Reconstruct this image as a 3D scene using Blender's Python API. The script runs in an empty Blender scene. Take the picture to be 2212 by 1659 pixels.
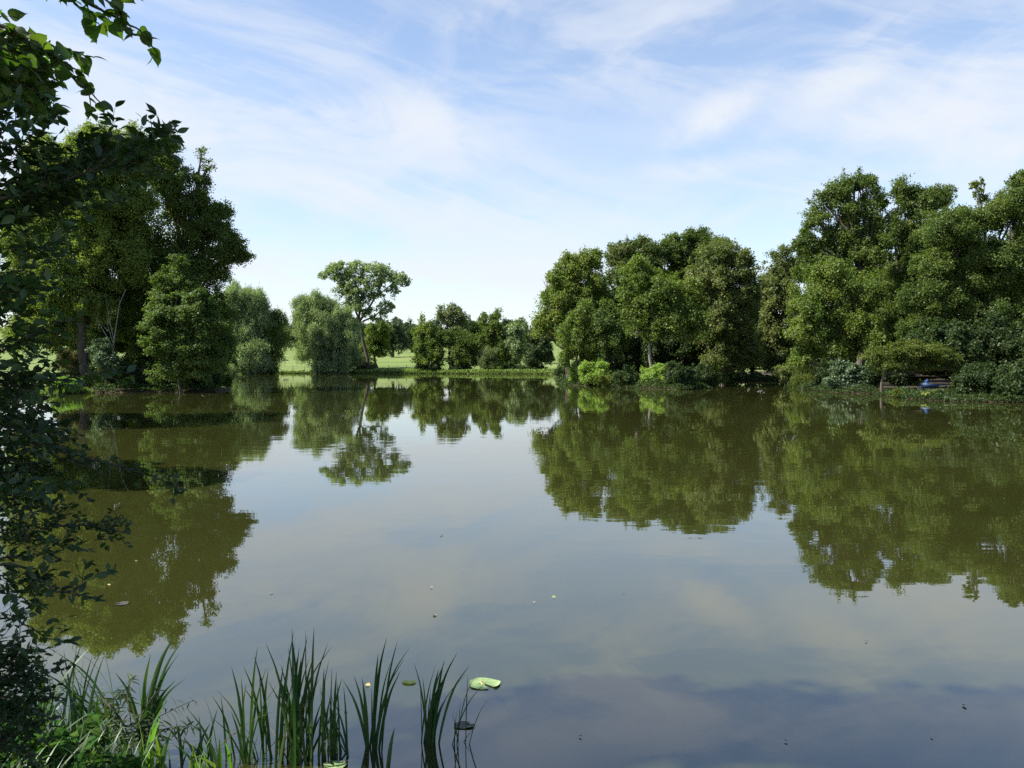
import bpy, math, time
import numpy as np
from mathutils import Vector
SC = bpy.context.scene
COL = SC.collection
R = math.radians
rng = np.random.default_rng(11)

# ------------------------------------------------------------------ camera
F, CX, CY = 1791.0, 1106.0, 829.5          # reference frame 2212 x 1659
CAMZ, PITCH = 2.5, R(1.58)
cam_d = bpy.data.cameras.new('camera')
cam = bpy.data.objects.new('camera', cam_d)
COL.objects.link(cam)
cam.location = (0, 0, CAMZ)
cam.rotation_euler = (R(90) - PITCH, 0, 0)
cam_d.sensor_fit = 'HORIZONTAL'
cam_d.sensor_width = 36
cam_d.lens = 36 * F / 2212.0
cam_d.clip_start = 0.05
cam_d.clip_end = 9000
SC.camera = cam

def ray(px, py):
    u, v = (px - CX) / F, (CY - py) / F
    return np.array([u, math.cos(PITCH) + v * math.sin(PITCH), -math.sin(PITCH) + v * math.cos(PITCH)])
def pt(px, py, D):
    d = ray(px, py)
    return np.array([0, 0, CAMZ]) + d * (D / d[1])
def ptw(px, py, z=0.0):
    d = ray(px, py)
    return np.array([0, 0, CAMZ]) + d * ((z - CAMZ) / d[2])
def mpp(D):
    return D / F

# ------------------------------------------------------------------ helpers
def unit(a):
    return a / np.maximum(np.linalg.norm(a, axis=-1, keepdims=True), 1e-9)

def raw_mesh(name, verts, faces, k, mat, smooth=False):
    """verts (N,3); faces (M,k) int."""
    me = bpy.data.meshes.new(name)
    verts = np.ascontiguousarray(verts, dtype=np.float32)
    faces = np.ascontiguousarray(faces, dtype=np.int32)
    me.vertices.add(len(verts))
    me.vertices.foreach_set('co', verts.ravel())
    me.loops.add(faces.size)
    me.loops.foreach_set('vertex_index', faces.ravel())
    me.polygons.add(len(faces))
    me.polygons.foreach_set('loop_start', np.arange(len(faces), dtype=np.int32) * k)
    me.polygons.foreach_set('loop_total', np.full(len(faces), k, dtype=np.int32))
    if smooth:
        me.polygons.foreach_set('use_smooth', np.ones(len(faces), dtype=bool))
    me.update(calc_edges=True)
    if mat:
        me.materials.append(mat)
    return me

def link(name, me, parent=None, loc=None):
    o = bpy.data.objects.new(name, me)
    COL.objects.link(o)
    if parent is not None:
        o.parent = parent
    if loc is not None:
        o.location = loc
    return o

def tag(o, label=None, cat=None, group=None, kind=None):
    if label: o['label'] = label
    if cat: o['category'] = cat
    if group: o['group'] = group
    if kind: o['kind'] = kind
    return o

def thing(name, label, cat, loc=(0, 0, 0), group=None):
    o = link(name, None, loc=loc)
    o.empty_display_size = 0.3
    return tag(o, label, cat, group)

class Tubes:
    """collects tapered tubes; quads."""
    def __init__(s): s.v, s.f, s.n = [], [], 0
    def add(s, pts, rad, n=7):
        pts = np.asarray(pts, float); m = len(pts)
        rad = np.asarray(rad, float) if np.ndim(rad) else np.full(m, rad)
        if len(rad) != m: rad = np.interp(np.linspace(0, 1, m), np.linspace(0, 1, len(rad)), rad)
        t = unit(np.gradient(pts, axis=0))
        ref = np.array([0, 0, 1.0]) if abs(t[0][2]) < .9 else np.array([1.0, 0, 0])
        a = unit(np.cross(t, ref)); b = np.cross(t, a)
        th = np.arange(n) / n * 2 * math.pi
        ring = pts[:, None] + rad[:, None, None] * (np.cos(th)[None, :, None] * a[:, None] + np.sin(th)[None, :, None] * b[:, None])
        i = np.arange(m - 1)[:, None] * n; j = np.arange(n)[None]; j2 = (j + 1) % n
        q = np.stack([i + j, i + j2, i + n + j2, i + n + j], -1).reshape(-1, 4)
        s.v.append(ring.reshape(-1, 3)); s.f.append(q + s.n); s.n += m * n
        # tip cap
        c = np.arange(n) + (m - 1) * n + s.n - m * n
        if n % 2 == 0:
            for k in range(1, n - 2, 2):
                s.f.append(np.array([[c[0], c[k], c[k + 1], c[k + 2]]]))
    def mesh(s, name, mat):
        return raw_mesh(name, np.concatenate(s.v), np.concatenate(s.f), 4, mat, True)

def curve(pts, n=12, wob=0.0, r=rng):
    """smooth polyline through pts (Catmull-Rom)."""
    p = np.asarray(pts, float)
    if len(p) == 2:
        out = p[0] + (p[1] - p[0]) * np.linspace(0, 1, n)[:, None]
    else:
        q = np.vstack([2 * p[0] - p[1], p, 2 * p[-1] - p[-2]])
        out = []
        per = max(2, n // (len(p) - 1))
        for i in range(len(p) - 1):
            t = np.linspace(0, 1, per, endpoint=False)[:, None]
            a, b, c, d = q[i:i + 4]
            out.append(.5 * (2 * b + (c - a) * t + (2 * a - 5 * b + 4 * c - d) * t ** 2 + (3 * b - a - 3 * c + d) * t ** 3))
        out = np.vstack(out + [p[-1:]])
    if wob:
        w = r.normal(0, wob, out.shape); w[0] = 0; w[-1] = 0
        out = out + w
    return out

# ---- leaf templates: x along the leaf, y across, z up; unit length
def tmpl_diamond():
    v = np.array([[-.5, 0, 0], [-.02, .36, .07], [.5, 0, -.04], [-.02, -.36, .07]])
    return v, np.array([[0, 3, 2, 1]])
def tmpl_narrow():
    v = np.array([[-.5, 0, 0], [-.05, .13, .03], [.5, 0, -.08], [-.05, -.13, .03]])
    return v, np.array([[0, 3, 2, 1]])
def tmpl_blade(stations, fold=.25, droop=.25, stalk=0):
    """stations: list of (x, halfwidth) - midrib with two half blades."""
    V, Fq = [], []
    for x, w in stations:
        z0 = -droop * x * x
        V += [[x, w, z0 + fold * w], [x, 0, z0], [x, -w, z0 + fold * w]]
    for i in range(len(stations) - 1):
        a = 3 * i
        Fq += [[a, a + 1, a + 4, a + 3], [a + 1, a + 2, a + 5, a + 4]]
    return np.array(V), np.array(Fq)
T_DIA, T_NAR = tmpl_diamond(), tmpl_narrow()
T_OVAL = tmpl_blade([(0, .01), (.1, .012), (.2, .12), (.38, .21), (.58, .225), (.76, .16), (.9, .07), (1.02, .004)], .22, .18)
T_SMALL = tmpl_blade([(0, .02), (.15, .06), (.3, .28), (.45, .2), (.6, .36), (.72, .22), (.88, .2), (1, .02)], .25, .15)
T_LIME = tmpl_blade([(-.06, .2), (0, .3), (.1, .42), (.14, .39), (.25, .47), (.29, .43), (.4, .46), (.44, .41), (.56, .38), (.6, .33),
                     (.7, .27), (.74, .22), (.84, .13), (.92, .06), (1.08, .003)], .16, .3)
T_NETTLE = tmpl_blade([(0, .04), (.08, .2), (.14, .26), (.2, .25), (.3, .3), (.34, .26), (.46, .26), (.5, .21), (.62, .2), (.66, .15), (.8, .11), (1.0, .003)], .18, .35)
T_LANCE = tmpl_blade([(0, .01), (.12, .03), (.3, .075), (.55, .07), (.8, .04), (1, .002)], .3, .25)

def stamp(tmpl, c, nrm, ax, L, asp=1.0):
    """place N copies of a template. returns verts, faces."""
    tv, tf = tmpl
    nrm = unit(nrm)
    ax = unit(ax - nrm * np.sum(ax * nrm, -1, keepdims=True))
    sd = np.cross(nrm, ax)
    L = np.broadcast_to(np.asarray(L, float), (len(c),))[:, None, None]
    asp = np.broadcast_to(np.asarray(asp, float), (len(c),))[:, None, None]
    V = c[:, None] + L * (tv[None, :, 0:1] * ax[:, None] + asp * tv[None, :, 1:2] * sd[:, None] + tv[None, :, 2:3] * nrm[:, None])
    Fc = tf[None] + (np.arange(len(c)) * len(tv))[:, None, None]
    return V.reshape(-1, 3), Fc.reshape(-1, 4)

class Leaves:
    def __init__(s): s.v, s.f, s.n = [], [], 0
    def add(s, *a, **k):
        v, f = stamp(*a, **k)
        s.v.append(v); s.f.append(f + s.n); s.n += len(v)
    def mesh(s, name, mat, smooth=False):
        return raw_mesh(name, np.concatenate(s.v), np.concatenate(s.f), 4, mat, smooth)

# ------------------------------------------------------------------ materials
def new_mat(name):
    m = bpy.data.materials.new(name); m.use_nodes = True
    nt = m.node_tree; nt.nodes.clear()
    return m, nt, nt.nodes, nt.links

def leaf_mat(name, col, col2=None, trans=.45, gloss=.02, rough=.55, vscale=.35, var=.3, warm=None):
    """foliage: diffuse + translucent + a little sheen; colour varies leaf by leaf and bough by bough."""
    m, nt, N, L = new_mat(name)
    out = N.new('ShaderNodeOutputMaterial')
    geo = N.new('ShaderNodeNewGeometry')
    noise = N.new('ShaderNodeTexNoise'); noise.inputs['Scale'].default_value = vscale; noise.inputs['Detail'].default_value = 3
    L.new(geo.outputs['Position'], noise.inputs['Vector'])
    nr = N.new('ShaderNodeMapRange'); nr.inputs[1].default_value = .35; nr.inputs[2].default_value = .65
    L.new(noise.outputs['Fac'], nr.inputs[0])
    mx = N.new('ShaderNodeMix'); mx.data_type = 'RGBA'
    c2 = col2 or tuple(min(1, x * y) for x, y in zip(col, (1.55, 1.35, 1.25)))
    mx.inputs[6].default_value = (*col, 1); mx.inputs[7].default_value = (*c2, 1)
    L.new(nr.outputs[0], mx.inputs[0])
    # per leaf value
    mr = N.new('ShaderNodeMapRange'); mr.inputs[3].default_value = 1 - var; mr.inputs[4].default_value = 1 + var
    L.new(geo.outputs['Random Per Island'], mr.inputs[0])
    hs = N.new('ShaderNodeHueSaturation')
    L.new(mr.outputs[0], hs.inputs['Value']); L.new(mx.outputs[2], hs.inputs['Color'])
    hr = N.new('ShaderNodeMath'); hr.operation = 'MULTIPLY_ADD'; hr.inputs[1].default_value = 7.31; hr.inputs[2].default_value = .1
    L.new(geo.outputs['Random Per Island'], hr.inputs[0])
    fr = N.new('ShaderNodeMath'); fr.operation = 'FRACT'; L.new(hr.outputs[0], fr.inputs[0])
    hm = N.new('ShaderNodeMapRange'); hm.inputs[3].default_value = .47; hm.inputs[4].default_value = .525
    L.new(fr.outputs[0], hm.inputs[0]); L.new(hm.outputs[0], hs.inputs['Hue'])
    dif = N.new('ShaderNodeBsdfDiffuse'); L.new(hs.outputs[0], dif.inputs[0])
    tr = N.new('ShaderNodeBsdfTranslucent')
    tc = N.new('ShaderNodeMix'); tc.data_type = 'RGBA'; tc.blend_type = 'MULTIPLY'; tc.inputs[0].default_value = 1
    tc.inputs[7].default_value = (*(warm or (1.3, 1.5, .55)), 1)
    L.new(hs.outputs[0], tc.inputs[6]); L.new(tc.outputs[2], tr.inputs[0])
    m1 = N.new('ShaderNodeMixShader'); m1.inputs[0].default_value = trans
    L.new(dif.outputs[0], m1.inputs[1]); L.new(tr.outputs[0], m1.inputs[2])
    gl = N.new('ShaderNodeBsdfGlossy'); gl.inputs['Roughness'].default_value = rough
    gl.inputs[0].default_value = (.8, .85, .8, 1)
    m2 = N.new('ShaderNodeMixShader'); m2.inputs[0].default_value = gloss
    L.new(m1.outputs[0], m2.inputs[1]); L.new(gl.outputs[0], m2.inputs[2])
    L.new(m2.outputs[0], out.inputs[0])
    return m

def rough_mat(name, c1, c2, scale=4, rough=.9, stretch=None, bump=.0):
    m, nt, N, L = new_mat(name)
    out = N.new('ShaderNodeOutputMaterial'); b = N.new('ShaderNodeBsdfPrincipled')
    b.inputs['Roughness'].default_value = rough; b.inputs['Specular IOR Level'].default_value = .25
    tc = N.new('ShaderNodeTexCoord'); mp = N.new('ShaderNodeMapping')
    if stretch: mp.inputs['Scale'].default_value = stretch
    L.new(tc.outputs['Object'], mp.inputs[0])
    n = N.new('ShaderNodeTexNoise'); n.inputs['Scale'].default_value = scale; n.inputs['Detail'].default_value = 6
    L.new(mp.outputs[0], n.inputs['Vector'])
    r = N.new('ShaderNodeValToRGB'); r.color_ramp.elements[0].position = .33; r.color_ramp.elements[1].position = .67
    r.color_ramp.elements[0].color = (*c1, 1); r.color_ramp.elements[1].color = (*c2, 1)
    L.new(n.outputs['Fac'], r.inputs[0]); L.new(r.outputs[0], b.inputs['Base Color'])
    if bump:
        bp = N.new('ShaderNodeBump'); bp.inputs['Strength'].default_value = bump
        L.new(n.outputs['Fac'], bp.inputs['Height']); L.new(bp.outputs[0], b.inputs['Normal'])
    L.new(b.outputs[0], out.inputs[0])
    return m

M = {}
M['bark'] = rough_mat('bark', (.05, .042, .032), (.12, .1, .08), 3, .95, (3, 3, .6), .4)
M['pale_bark'] = rough_mat('pale_bark', (.12, .11, .09), (.25, .23, .2), 3, .95, (3, 3, .6), .3)
M['twig'] = rough_mat('twig_bark', (.035, .03, .025), (.08, .07, .055), 20, .85)
M['dead_wood'] = rough_mat('dead_wood', (.2, .18, .15), (.34, .31, .27), 4, .95)
M['post'] = rough_mat('weathered_post', (.1, .085, .065), (.2, .17, .14), 3, .95)
M['oak'] = leaf_mat('oak_leaves', (0.062, 0.100, 0.019), (0.100, 0.139, 0.026))
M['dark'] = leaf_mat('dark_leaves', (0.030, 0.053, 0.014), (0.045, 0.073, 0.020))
M['olive'] = leaf_mat('olive_leaves', (0.105, 0.148, 0.025), (0.172, 0.217, 0.042))
M['mid'] = leaf_mat('mid_green_leaves', (0.081, 0.129, 0.023), (0.137, 0.181, 0.034))
M['maple'] = leaf_mat('maple_leaves', (0.095, 0.124, 0.034), (0.149, 0.174, 0.054))
M['brownish'] = leaf_mat('brownish_leaves', (0.066, 0.105, 0.028), (0.111, 0.133, 0.041))
M['fresh'] = leaf_mat('fresh_leaves', (0.068, 0.109, 0.025), (0.103, 0.148, 0.036))
M['lime_green'] = leaf_mat('lime_green_leaves', (0.179, 0.276, 0.049), (0.247, 0.351, 0.073))
M['willow'] = leaf_mat('willow_leaves', (0.131, 0.184, 0.074), (0.210, 0.271, 0.119), gloss=.04)
M['pale_willow'] = leaf_mat('pale_willow_leaves', (.12, .15, .055), (.16, .19, .08))
M['poplar'] = leaf_mat('poplar_leaves', (0.143, 0.204, 0.075), (0.213, 0.268, 0.113), gloss=.04)
M['bluegreen'] = leaf_mat('blue_green_leaves', (.06, .105, .05), (.1, .15, .075), gloss=.06, rough=.45)
M['far'] = leaf_mat('haze_tinted_leaves', (0.046, 0.071, 0.034), (0.071, 0.098, 0.050), vscale=.1)  # bluish tone stands in for haze over the distance
M['hawthorn_lit'] = leaf_mat('hawthorn_leaves', (.075, .105, .015), (.11, .14, .025))
M['dry'] = leaf_mat('dry_bush_leaves', (.11, .11, .05), (.16, .145, .075))
M['hang'] = leaf_mat('trailing_leaves', (.22, .26, .06), (.3, .32, .1))
# ------------------------------------------------------------------ lake outline and terrain
W = lambda px, py: tuple(ptw(px, py)[:2])
LAKE = np.array([
    (-2.05, 4.75), (-1.2, 4.55), (-.3, 4.3), (1, 4.0), (3, 3.6), (12, 3.2), (30, 3), (62, 4), (80, 20), (62, 41), (38, 46),
    W(2212, 870), W(2060, 867.5), W(1988, 863), W(1907, 853.5), W(1785, 846.5), W(1717, 836.5), W(1700, 824.5), W(1560, 824.5),
    (25, 118), (22, 140), (16, 152), W(1210, 809), W(1100, 807.5), W(1000, 807.5), W(920, 807.2), W(760, 807.2), W(700, 807), W(600, 806.5), W(500, 807.5),
    (-62, 150), (-58, 128), (-42, 104), (-30, 84), (-24.2, 71), W(470, 847), W(400, 848.5), W(300, 848), W(200, 849), W(140, 851), W(90, 858),
    (-38, 52), (-33, 40), (-26, 30), (-19, 20), (-12, 12), (-7, 8.0), (-4.2, 5.9), (-3.0, 5.2)])
ISLE = np.array([W(1207, 818), W(1217, 828), W(1228, 832), W(1315, 834.5), W(1384, 839.5), W(1467, 842), W(1520, 840), W(1543, 832),
                 (22, 96), (19.5, 108), (13, 118), (8.5, 119)])

def refine(P, step=2.0, wob=.35, seed=3):
    r = np.random.default_rng(seed); out = []
    for i in range(len(P)):
        a, b = P[i], P[(i + 1) % len(P)]
        d = np.linalg.norm(b - a); n = max(1, int(d / step))
        for k in range(n):
            w = wob * min(1, d / 6) * (k > 0)
            out.append(a + (b - a) * k / n + r.normal(0, w, 2))
    return np.array(out)
LAKE_R, ISLE_R = refine(LAKE, 1.6, .25), refine(ISLE, 1.2, .2)

def seg_dist(p, P):
    best = np.full(len(p), 1e9)
    for i in range(len(P)):
        a, b = P[i], P[(i + 1) % len(P)]
        ab = b - a
        t = np.clip(((p - a) @ ab) / max(ab @ ab, 1e-9), 0, 1)
        q = p - a - t[:, None] * ab
        best = np.minimum(best, np.einsum('ij,ij->i', q, q))
    return np.sqrt(best)
def inside(p, P):
    c = np.zeros(len(p), bool)
    for i in range(len(P)):
        a, b = P[i], P[(i + 1) % len(P)]
        if a[1] == b[1]: continue
        cr = (a[1] > p[:, 1]) != (b[1] > p[:, 1])
        x = (b[0] - a[0]) * (p[:, 1] - a[1]) / (b[1] - a[1]) + a[0]
        c ^= cr & (p[:, 0] < x)
    return c
def land_sdf(p):
    """+ on land, - in the water."""
    p = np.asarray(p, float)
    dl, di = seg_dist(p, LAKE_R), seg_dist(p, ISLE_R)
    il, ii = inside(p, LAKE_R), inside(p, ISLE_R)
    return np.where(ii, di, np.where(il, -np.minimum(dl, di), dl)), ii
def height(p):
    p = np.asarray(p, float).reshape(-1, 2)
    s, ii = land_sdf(p)
    x, y = p[:, 0], p[:, 1]
    land = .05 + np.where((y > 150) & ~ii, .37, .2) * (1 - np.exp(-np.maximum(s, 0) / .45)) + .015 * np.minimum(np.maximum(s, 0), 20)
    near = np.exp(-((x + 0) ** 2 + (y - 0) ** 2) / 60)
    land = land + near * .55 * (1 - np.exp(-np.maximum(s, 0) / 1.8))
    land = land + .08 * np.sin(x * .9 + 1.3) * np.sin(y * .7) * np.clip(s / 3, 0, 1)
    # meadow rising behind the far shore, woods hill on the skyline
    far = np.clip((y - 176) / 250, 0, 1)
    land = land + 10.2 * far ** 1.12 + np.clip((y - 426) / 300, 0, 1.2) * 9 + 1.2 * np.sin(x / 60 + 1) * far
    # pasture behind the left trees and rising ground at the sides
    land = land + np.clip((-x - 70) / 200, 0, 2) * 6 * np.clip((y - 20) / 60, 0, 1) + np.clip((x - 60) / 200, 0, 2) * 5
    bed = -np.minimum(1.4, .12 + .45 * np.maximum(-s, 0))
    return np.where(s > 0, land, bed)
def gz(x, y):
    return float(height([[x, y]])[0])

ang = np.concatenate([np.linspace(-180, -40, 70, endpoint=False), np.linspace(-40, 40, 640, endpoint=False), np.linspace(40, 180, 70, endpoint=False)])
rad = np.concatenate([np.geomspace(.35, 8, 90, endpoint=False), np.geomspace(8, 44, 60, endpoint=False), np.arange(44, 130, .6), np.arange(130, 158, 2.0),
                      np.arange(158, 180, .45), np.geomspace(180, 5000, 80)])
A_, R_ = np.meshgrid(np.radians(ang), rad, indexing='ij')
gx, gy = (R_ * np.sin(A_)).ravel(), (R_ * np.cos(A_)).ravel()
P2 = np.stack([gx, gy], -1)
sd, isl = land_sdf(P2)
Z = height(P2)
nA, nR = len(ang), len(rad)
ii_ = np.arange(nA)[:, None] * nR; jj = np.arange(nR - 1)[None]; i2 = (np.arange(nA) + 1)[:, None] % nA * nR
gf = np.stack([ii_ + jj, i2 + jj, i2 + jj + 1, ii_ + jj + 1], -1).reshape(-1, 4)[:, ::-1]
gv = np.stack([gx, gy, Z], -1)
# centre fan closed with a small quad strip start: add centre vertex ring by quads collapsing to one point
c0 = len(gv)
gv = np.vstack([gv, [[0, 0, gz(0, 0)]]])
ring = np.arange(nA) * nR
fan = np.stack([np.full(nA // 2, c0), ring[(np.arange(0, nA - 1, 2) + 2) % nA], ring[np.arange(0, nA - 1, 2) + 1], ring[np.arange(0, nA - 1, 2)]], -1)
gf = np.vstack([gf, fan])
# meadow cover (grass) against bare woodland soil
xx, yy = gx, gy
meadow = np.clip((sd - .5) / 1.2, 0, 1)
wood_left = (xx < -18) & (xx > -62) & (yy > 58) & (yy < 84)
wood_right = (xx > 18) & (yy < 150) & (yy > 40)
meadow = np.where(yy > 150, np.clip((sd - .02) / .25, 0, 1), meadow)
meadow = np.where(isl | wood_right, 0, meadow)
meadow = np.where(wood_left, np.clip((sd - 7) / 3, 0, 1), meadow)
meadow = np.append(meadow, 0)

m, nt, N, L = new_mat('ground_cover')
out = N.new('ShaderNodeOutputMaterial'); b = N.new('ShaderNodeBsdfPrincipled'); b.inputs['Roughness'].default_value = .95
b.inputs['Specular IOR Level'].default_value = .15
at = N.new('ShaderNodeAttribute'); at.attribute_name = 'meadow'
geo = N.new('ShaderNodeNewGeometry')
mp = N.new('ShaderNodeMapping'); mp.inputs['Scale'].default_value = (.25, 1, 1); L.new(geo.outputs['Position'], mp.inputs[0])
n1 = N.new('ShaderNodeTexNoise'); n1.inputs['Scale'].default_value = .09; n1.inputs['Detail'].default_value = 5; L.new(mp.outputs[0], n1.inputs['Vector'])
n2 = N.new('ShaderNodeTexNoise'); n2.inputs['Scale'].default_value = 1.7; n2.inputs['Detail'].default_value = 6; L.new(geo.outputs['Position'], n2.inputs['Vector'])
r1 = N.new('ShaderNodeValToRGB'); e = r1.color_ramp.elements
e[0].position, e[0].color = .36, (.115, .17, .042, 1); e[1].position, e[1].color = .64, (.17, .21, .065, 1)
L.new(n1.outputs['Fac'], r1.inputs[0])
r2 = N.new('ShaderNodeValToRGB'); e = r2.color_ramp.elements
e[0].position, e[0].color = .35, (.03, .024, .014, 1); e[1].position, e[1].color = .7, (.075, .06, .036, 1)
L.new(n2.outputs['Fac'], r2.inputs[0])
mul = N.new('ShaderNodeMix'); mul.data_type = 'RGBA'; mul.blend_type = 'MULTIPLY'; mul.inputs[0].default_value = .5
r3 = N.new('ShaderNodeValToRGB'); r3.color_ramp.elements[0].color = (.6, .6, .6, 1); r3.color_ramp.elements[0].position = .3; r3.color_ramp.elements[1].position = .7
L.new(n2.outputs['Fac'], r3.inputs[0]); L.new(r1.outputs[0], mul.inputs[6]); L.new(r3.outputs[0], mul.inputs[7])
mx = N.new('ShaderNodeMix'); mx.data_type = 'RGBA'
L.new(at.outputs['Fac'], mx.inputs[0]); L.new(r2.outputs[0], mx.inputs[6]); L.new(mul.outputs[2], mx.inputs[7])
L.new(mx.outputs[2], b.inputs['Base Color']); L.new(b.outputs[0], out.inputs[0])
me = raw_mesh('ground', gv, gf, 4, m, True)
a = me.attributes.new('meadow', 'FLOAT', 'POINT'); a.data.foreach_set('value', meadow.astype(np.float32))
tag(link('ground', me), kind='structure')

# ------------------------------------------------------------------ water: turbid pond, mirror calm
m, nt, N, L = new_mat('pond_water')
out = N.new('ShaderNodeOutputMaterial'); b = N.new('ShaderNodeBsdfPrincipled')
b.inputs['Roughness'].default_value = 0.0; b.inputs['IOR'].default_value = 2.3
geo = N.new('ShaderNodeNewGeometry')
def ntex(scale, detail, sx, sy, rough=.5):
    mp = N.new('ShaderNodeMapping'); mp.inputs['Scale'].default_value = (sx, sy, 1); L.new(geo.outputs['Position'], mp.inputs[0])
    t = N.new('ShaderNodeTexNoise'); t.inputs['Scale'].default_value = scale; t.inputs['Detail'].default_value = detail; t.inputs['Roughness'].default_value = rough
    L.new(mp.outputs[0], t.inputs['Vector']); return t
silt = ntex(.12, 4, 1, 1)
rs = N.new('ShaderNodeValToRGB'); e = rs.color_ramp.elements
e[0].position, e[0].color = .3, (.023, .0255, .0062, 1); e[1].position, e[1].color = .7, (.030, .033, .0082, 1)
L.new(silt.outputs['Fac'], rs.inputs[0]); L.new(rs.outputs[0], b.inputs['Base Color'])
wa = ntex(1.1, 2, .55, 1.0); wb = ntex(5.5, 2, .5, 1.0); patch = ntex(.045, 3, .5, 1.6)
pr = N.new('ShaderNodeMapRange'); pr.inputs[1].default_value = .42; pr.inputs[2].default_value = .68; pr.inputs[3].default_value = .16; pr.inputs[4].default_value = 1.35
L.new(patch.outputs['Fac'], pr.inputs[0])
ad = N.new('ShaderNodeMath'); ad.operation = 'MULTIPLY_ADD'; ad.inputs[1].default_value = .16; L.new(wb.outputs['Fac'], ad.inputs[0]); L.new(wa.outputs['Fac'], ad.inputs[2])
mu = N.new('ShaderNodeMath'); mu.operation = 'MULTIPLY'; L.new(ad.outputs[0], mu.inputs[0]); L.new(pr.outputs[0], mu.inputs[1])
bp = N.new('ShaderNodeBump'); bp.inputs['Strength'].default_value = 1; bp.inputs['Distance'].default_value = .0042
L.new(mu.outputs[0], bp.inputs['Height']); L.new(bp.outputs[0], b.inputs['Normal'])
L.new(b.outputs[0], out.inputs[0])
xs = np.array([-140, -70, -20, 20, 50, 110.]); ys = np.array([-2, 6, 20, 60, 110, 185.])
wx, wy = np.meshgrid(xs, ys, indexing='ij')
wv = np.stack([wx.ravel(), wy.ravel(), np.zeros(wx.size)], -1)
k = np.arange(5)[:, None] * 6 + np.arange(5)[None]
wf = np.stack([k, k + 6, k + 7, k + 1], -1).reshape(-1, 4)
tag(link('water', raw_mesh('water', wv, wf, 4, m)), kind='structure')

# ------------------------------------------------------------------ sky and sun
SUN_EL, SUN_AZ = R(47), R(-100)            # azimuth measured from +Y towards +X: sun high on the left, a little behind
world = bpy.data.worlds.new('World'); SC.world = world
world.use_nodes = True
nt = world.node_tree; N, L = nt.nodes, nt.links; N.clear()
out = N.new('ShaderNodeOutputWorld'); bg = N.new('ShaderNodeBackground'); bg.inputs['Strength'].default_value = .096
sky = N.new('ShaderNodeTexSky'); sky.sky_type = 'NISHITA'; sky.sun_disc = False
sky.sun_elevation = SUN_EL; sky.sun_rotation = SUN_AZ
sky.air_density = 1.0; sky.dust_density = .6; sky.ozone_density = 1.6; sky.altitude = 100
tc = N.new('ShaderNodeTexCoord')
def vmath(op, a, b=None):
    n = N.new('ShaderNodeVectorMath'); n.operation = op
    for i, s in enumerate((a, b)):
        if s is None: continue
        if isinstance(s, bpy.types.NodeSocket): L.new(s, n.inputs[i])
        else: n.inputs[i].default_value = s
    return n
def fmath(op, a, b=None, c=None, clamp=False):
    n = N.new('ShaderNodeMath'); n.operation = op; n.use_clamp = clamp
    for i, s in enumerate((a, b, c)):
        if s is None: continue
        if isinstance(s, bpy.types.NodeSocket): L.new(s, n.inputs[i])
        else: n.inputs[i].default_value = s
    return n.outputs[0]
D_ = tc.outputs['Generated']
sep = N.new('ShaderNodeSeparateXYZ'); L.new(D_, sep.inputs[0])
def cnoise(sx, sz, detail, tilt, rough=.55, dist=0.0, off=(0, 0, 0)):
    mp = N.new('ShaderNodeMapping'); mp.vector_type = 'TEXTURE'
    mp.inputs['Rotation'].default_value = (0, tilt, 0); mp.inputs['Scale'].default_value = (1 / sx, 1 / sx, 1 / sz); mp.inputs['Location'].default_value = off
    L.new(D_, mp.inputs[0])
    t = N.new('ShaderNodeTexNoise'); t.inputs['Scale'].default_value = 1; t.inputs['Detail'].default_value = detail
    t.inputs['Roughness'].default_value = rough; t.inputs['Distortion'].default_value = dist
    L.new(mp.outputs[0], t.inputs['Vector']); return t.outputs['Fac']
# cirrus: fibres, puffs and a broad thin veil
fib = cnoise(3.2, 13, 8, R(12), .6, .7)
puff = cnoise(6.5, 13, 7, R(-14), .6, 1.0, (3.1, 1.7, .3))
soft = cnoise(2.2, 6, 4, R(10), .5, .5, (7, 2, .2))
def smooth(v, lo, hi):
    n = N.new('ShaderNodeMapRange'); n.interpolation_type = 'SMOOTHSTEP'
    n.inputs[1].default_value = lo; n.inputs[2].default_value = hi; L.new(v, n.inputs[0]); return n.outputs[0]
def patch_of_cloud(px, py, rx, ry, rot, amt):
    """soft elliptical bank of cirrus round one direction of the sky."""
    d0 = unit(ray(px, py)); right = unit(np.cross(d0, (0, 0, 1))); up = np.cross(right, d0)
    c, s = math.cos(R(rot)), math.sin(R(rot))
    t1, t2 = (right * c + up * s), (up * c - right * s)
    k = math.sqrt(ray(px, py) @ ray(px, py))
    a = vmath('SUBTRACT', D_, tuple(d0)).outputs[0]
    u = vmath('DOT_PRODUCT', a, tuple(t1 * F * k / rx)).outputs['Value']; v = vmath('DOT_PRODUCT', a, tuple(t2 * F * k / ry)).outputs['Value']
    r2 = fmath('ADD', fmath('MULTIPLY', u, u), fmath('MULTIPLY', v, v))
    g = fmath('POWER', 2.718, fmath('MULTIPLY', r2, -1.0))
    return fmath('MULTIPLY', g, amt)
banks = [(300, 150, 560, 330, -8, .55), (760, 265, 400, 55, -11, .5), (965, 275, 130, 50, -15, .6), (860, 440, 600, 80, -12, .5), (1350, 470, 420, 60, -4, .4),
         (800, 582, 430, 36, -3, 1.3), (1100, 650, 700, 60, 0, .35), (1545, 250, 95, 36, 28, .95), (1530, 362, 150, 22, 3, .7), (1850, 140, 140, 45, 28, 1.0),
         (2060, 170, 260, 110, 18, .5), (2060, 300, 240, 65, -12, 1.05), (2250, 240, 250, 130, 0, .6), (1900, 430, 320, 60, -5, .4), (0, 420, 380, 260, 0, .5), (1250, 90, 520, 170, -8, .42), (1700, 60, 400, 120, -10, .25)]
tot = None
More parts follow.
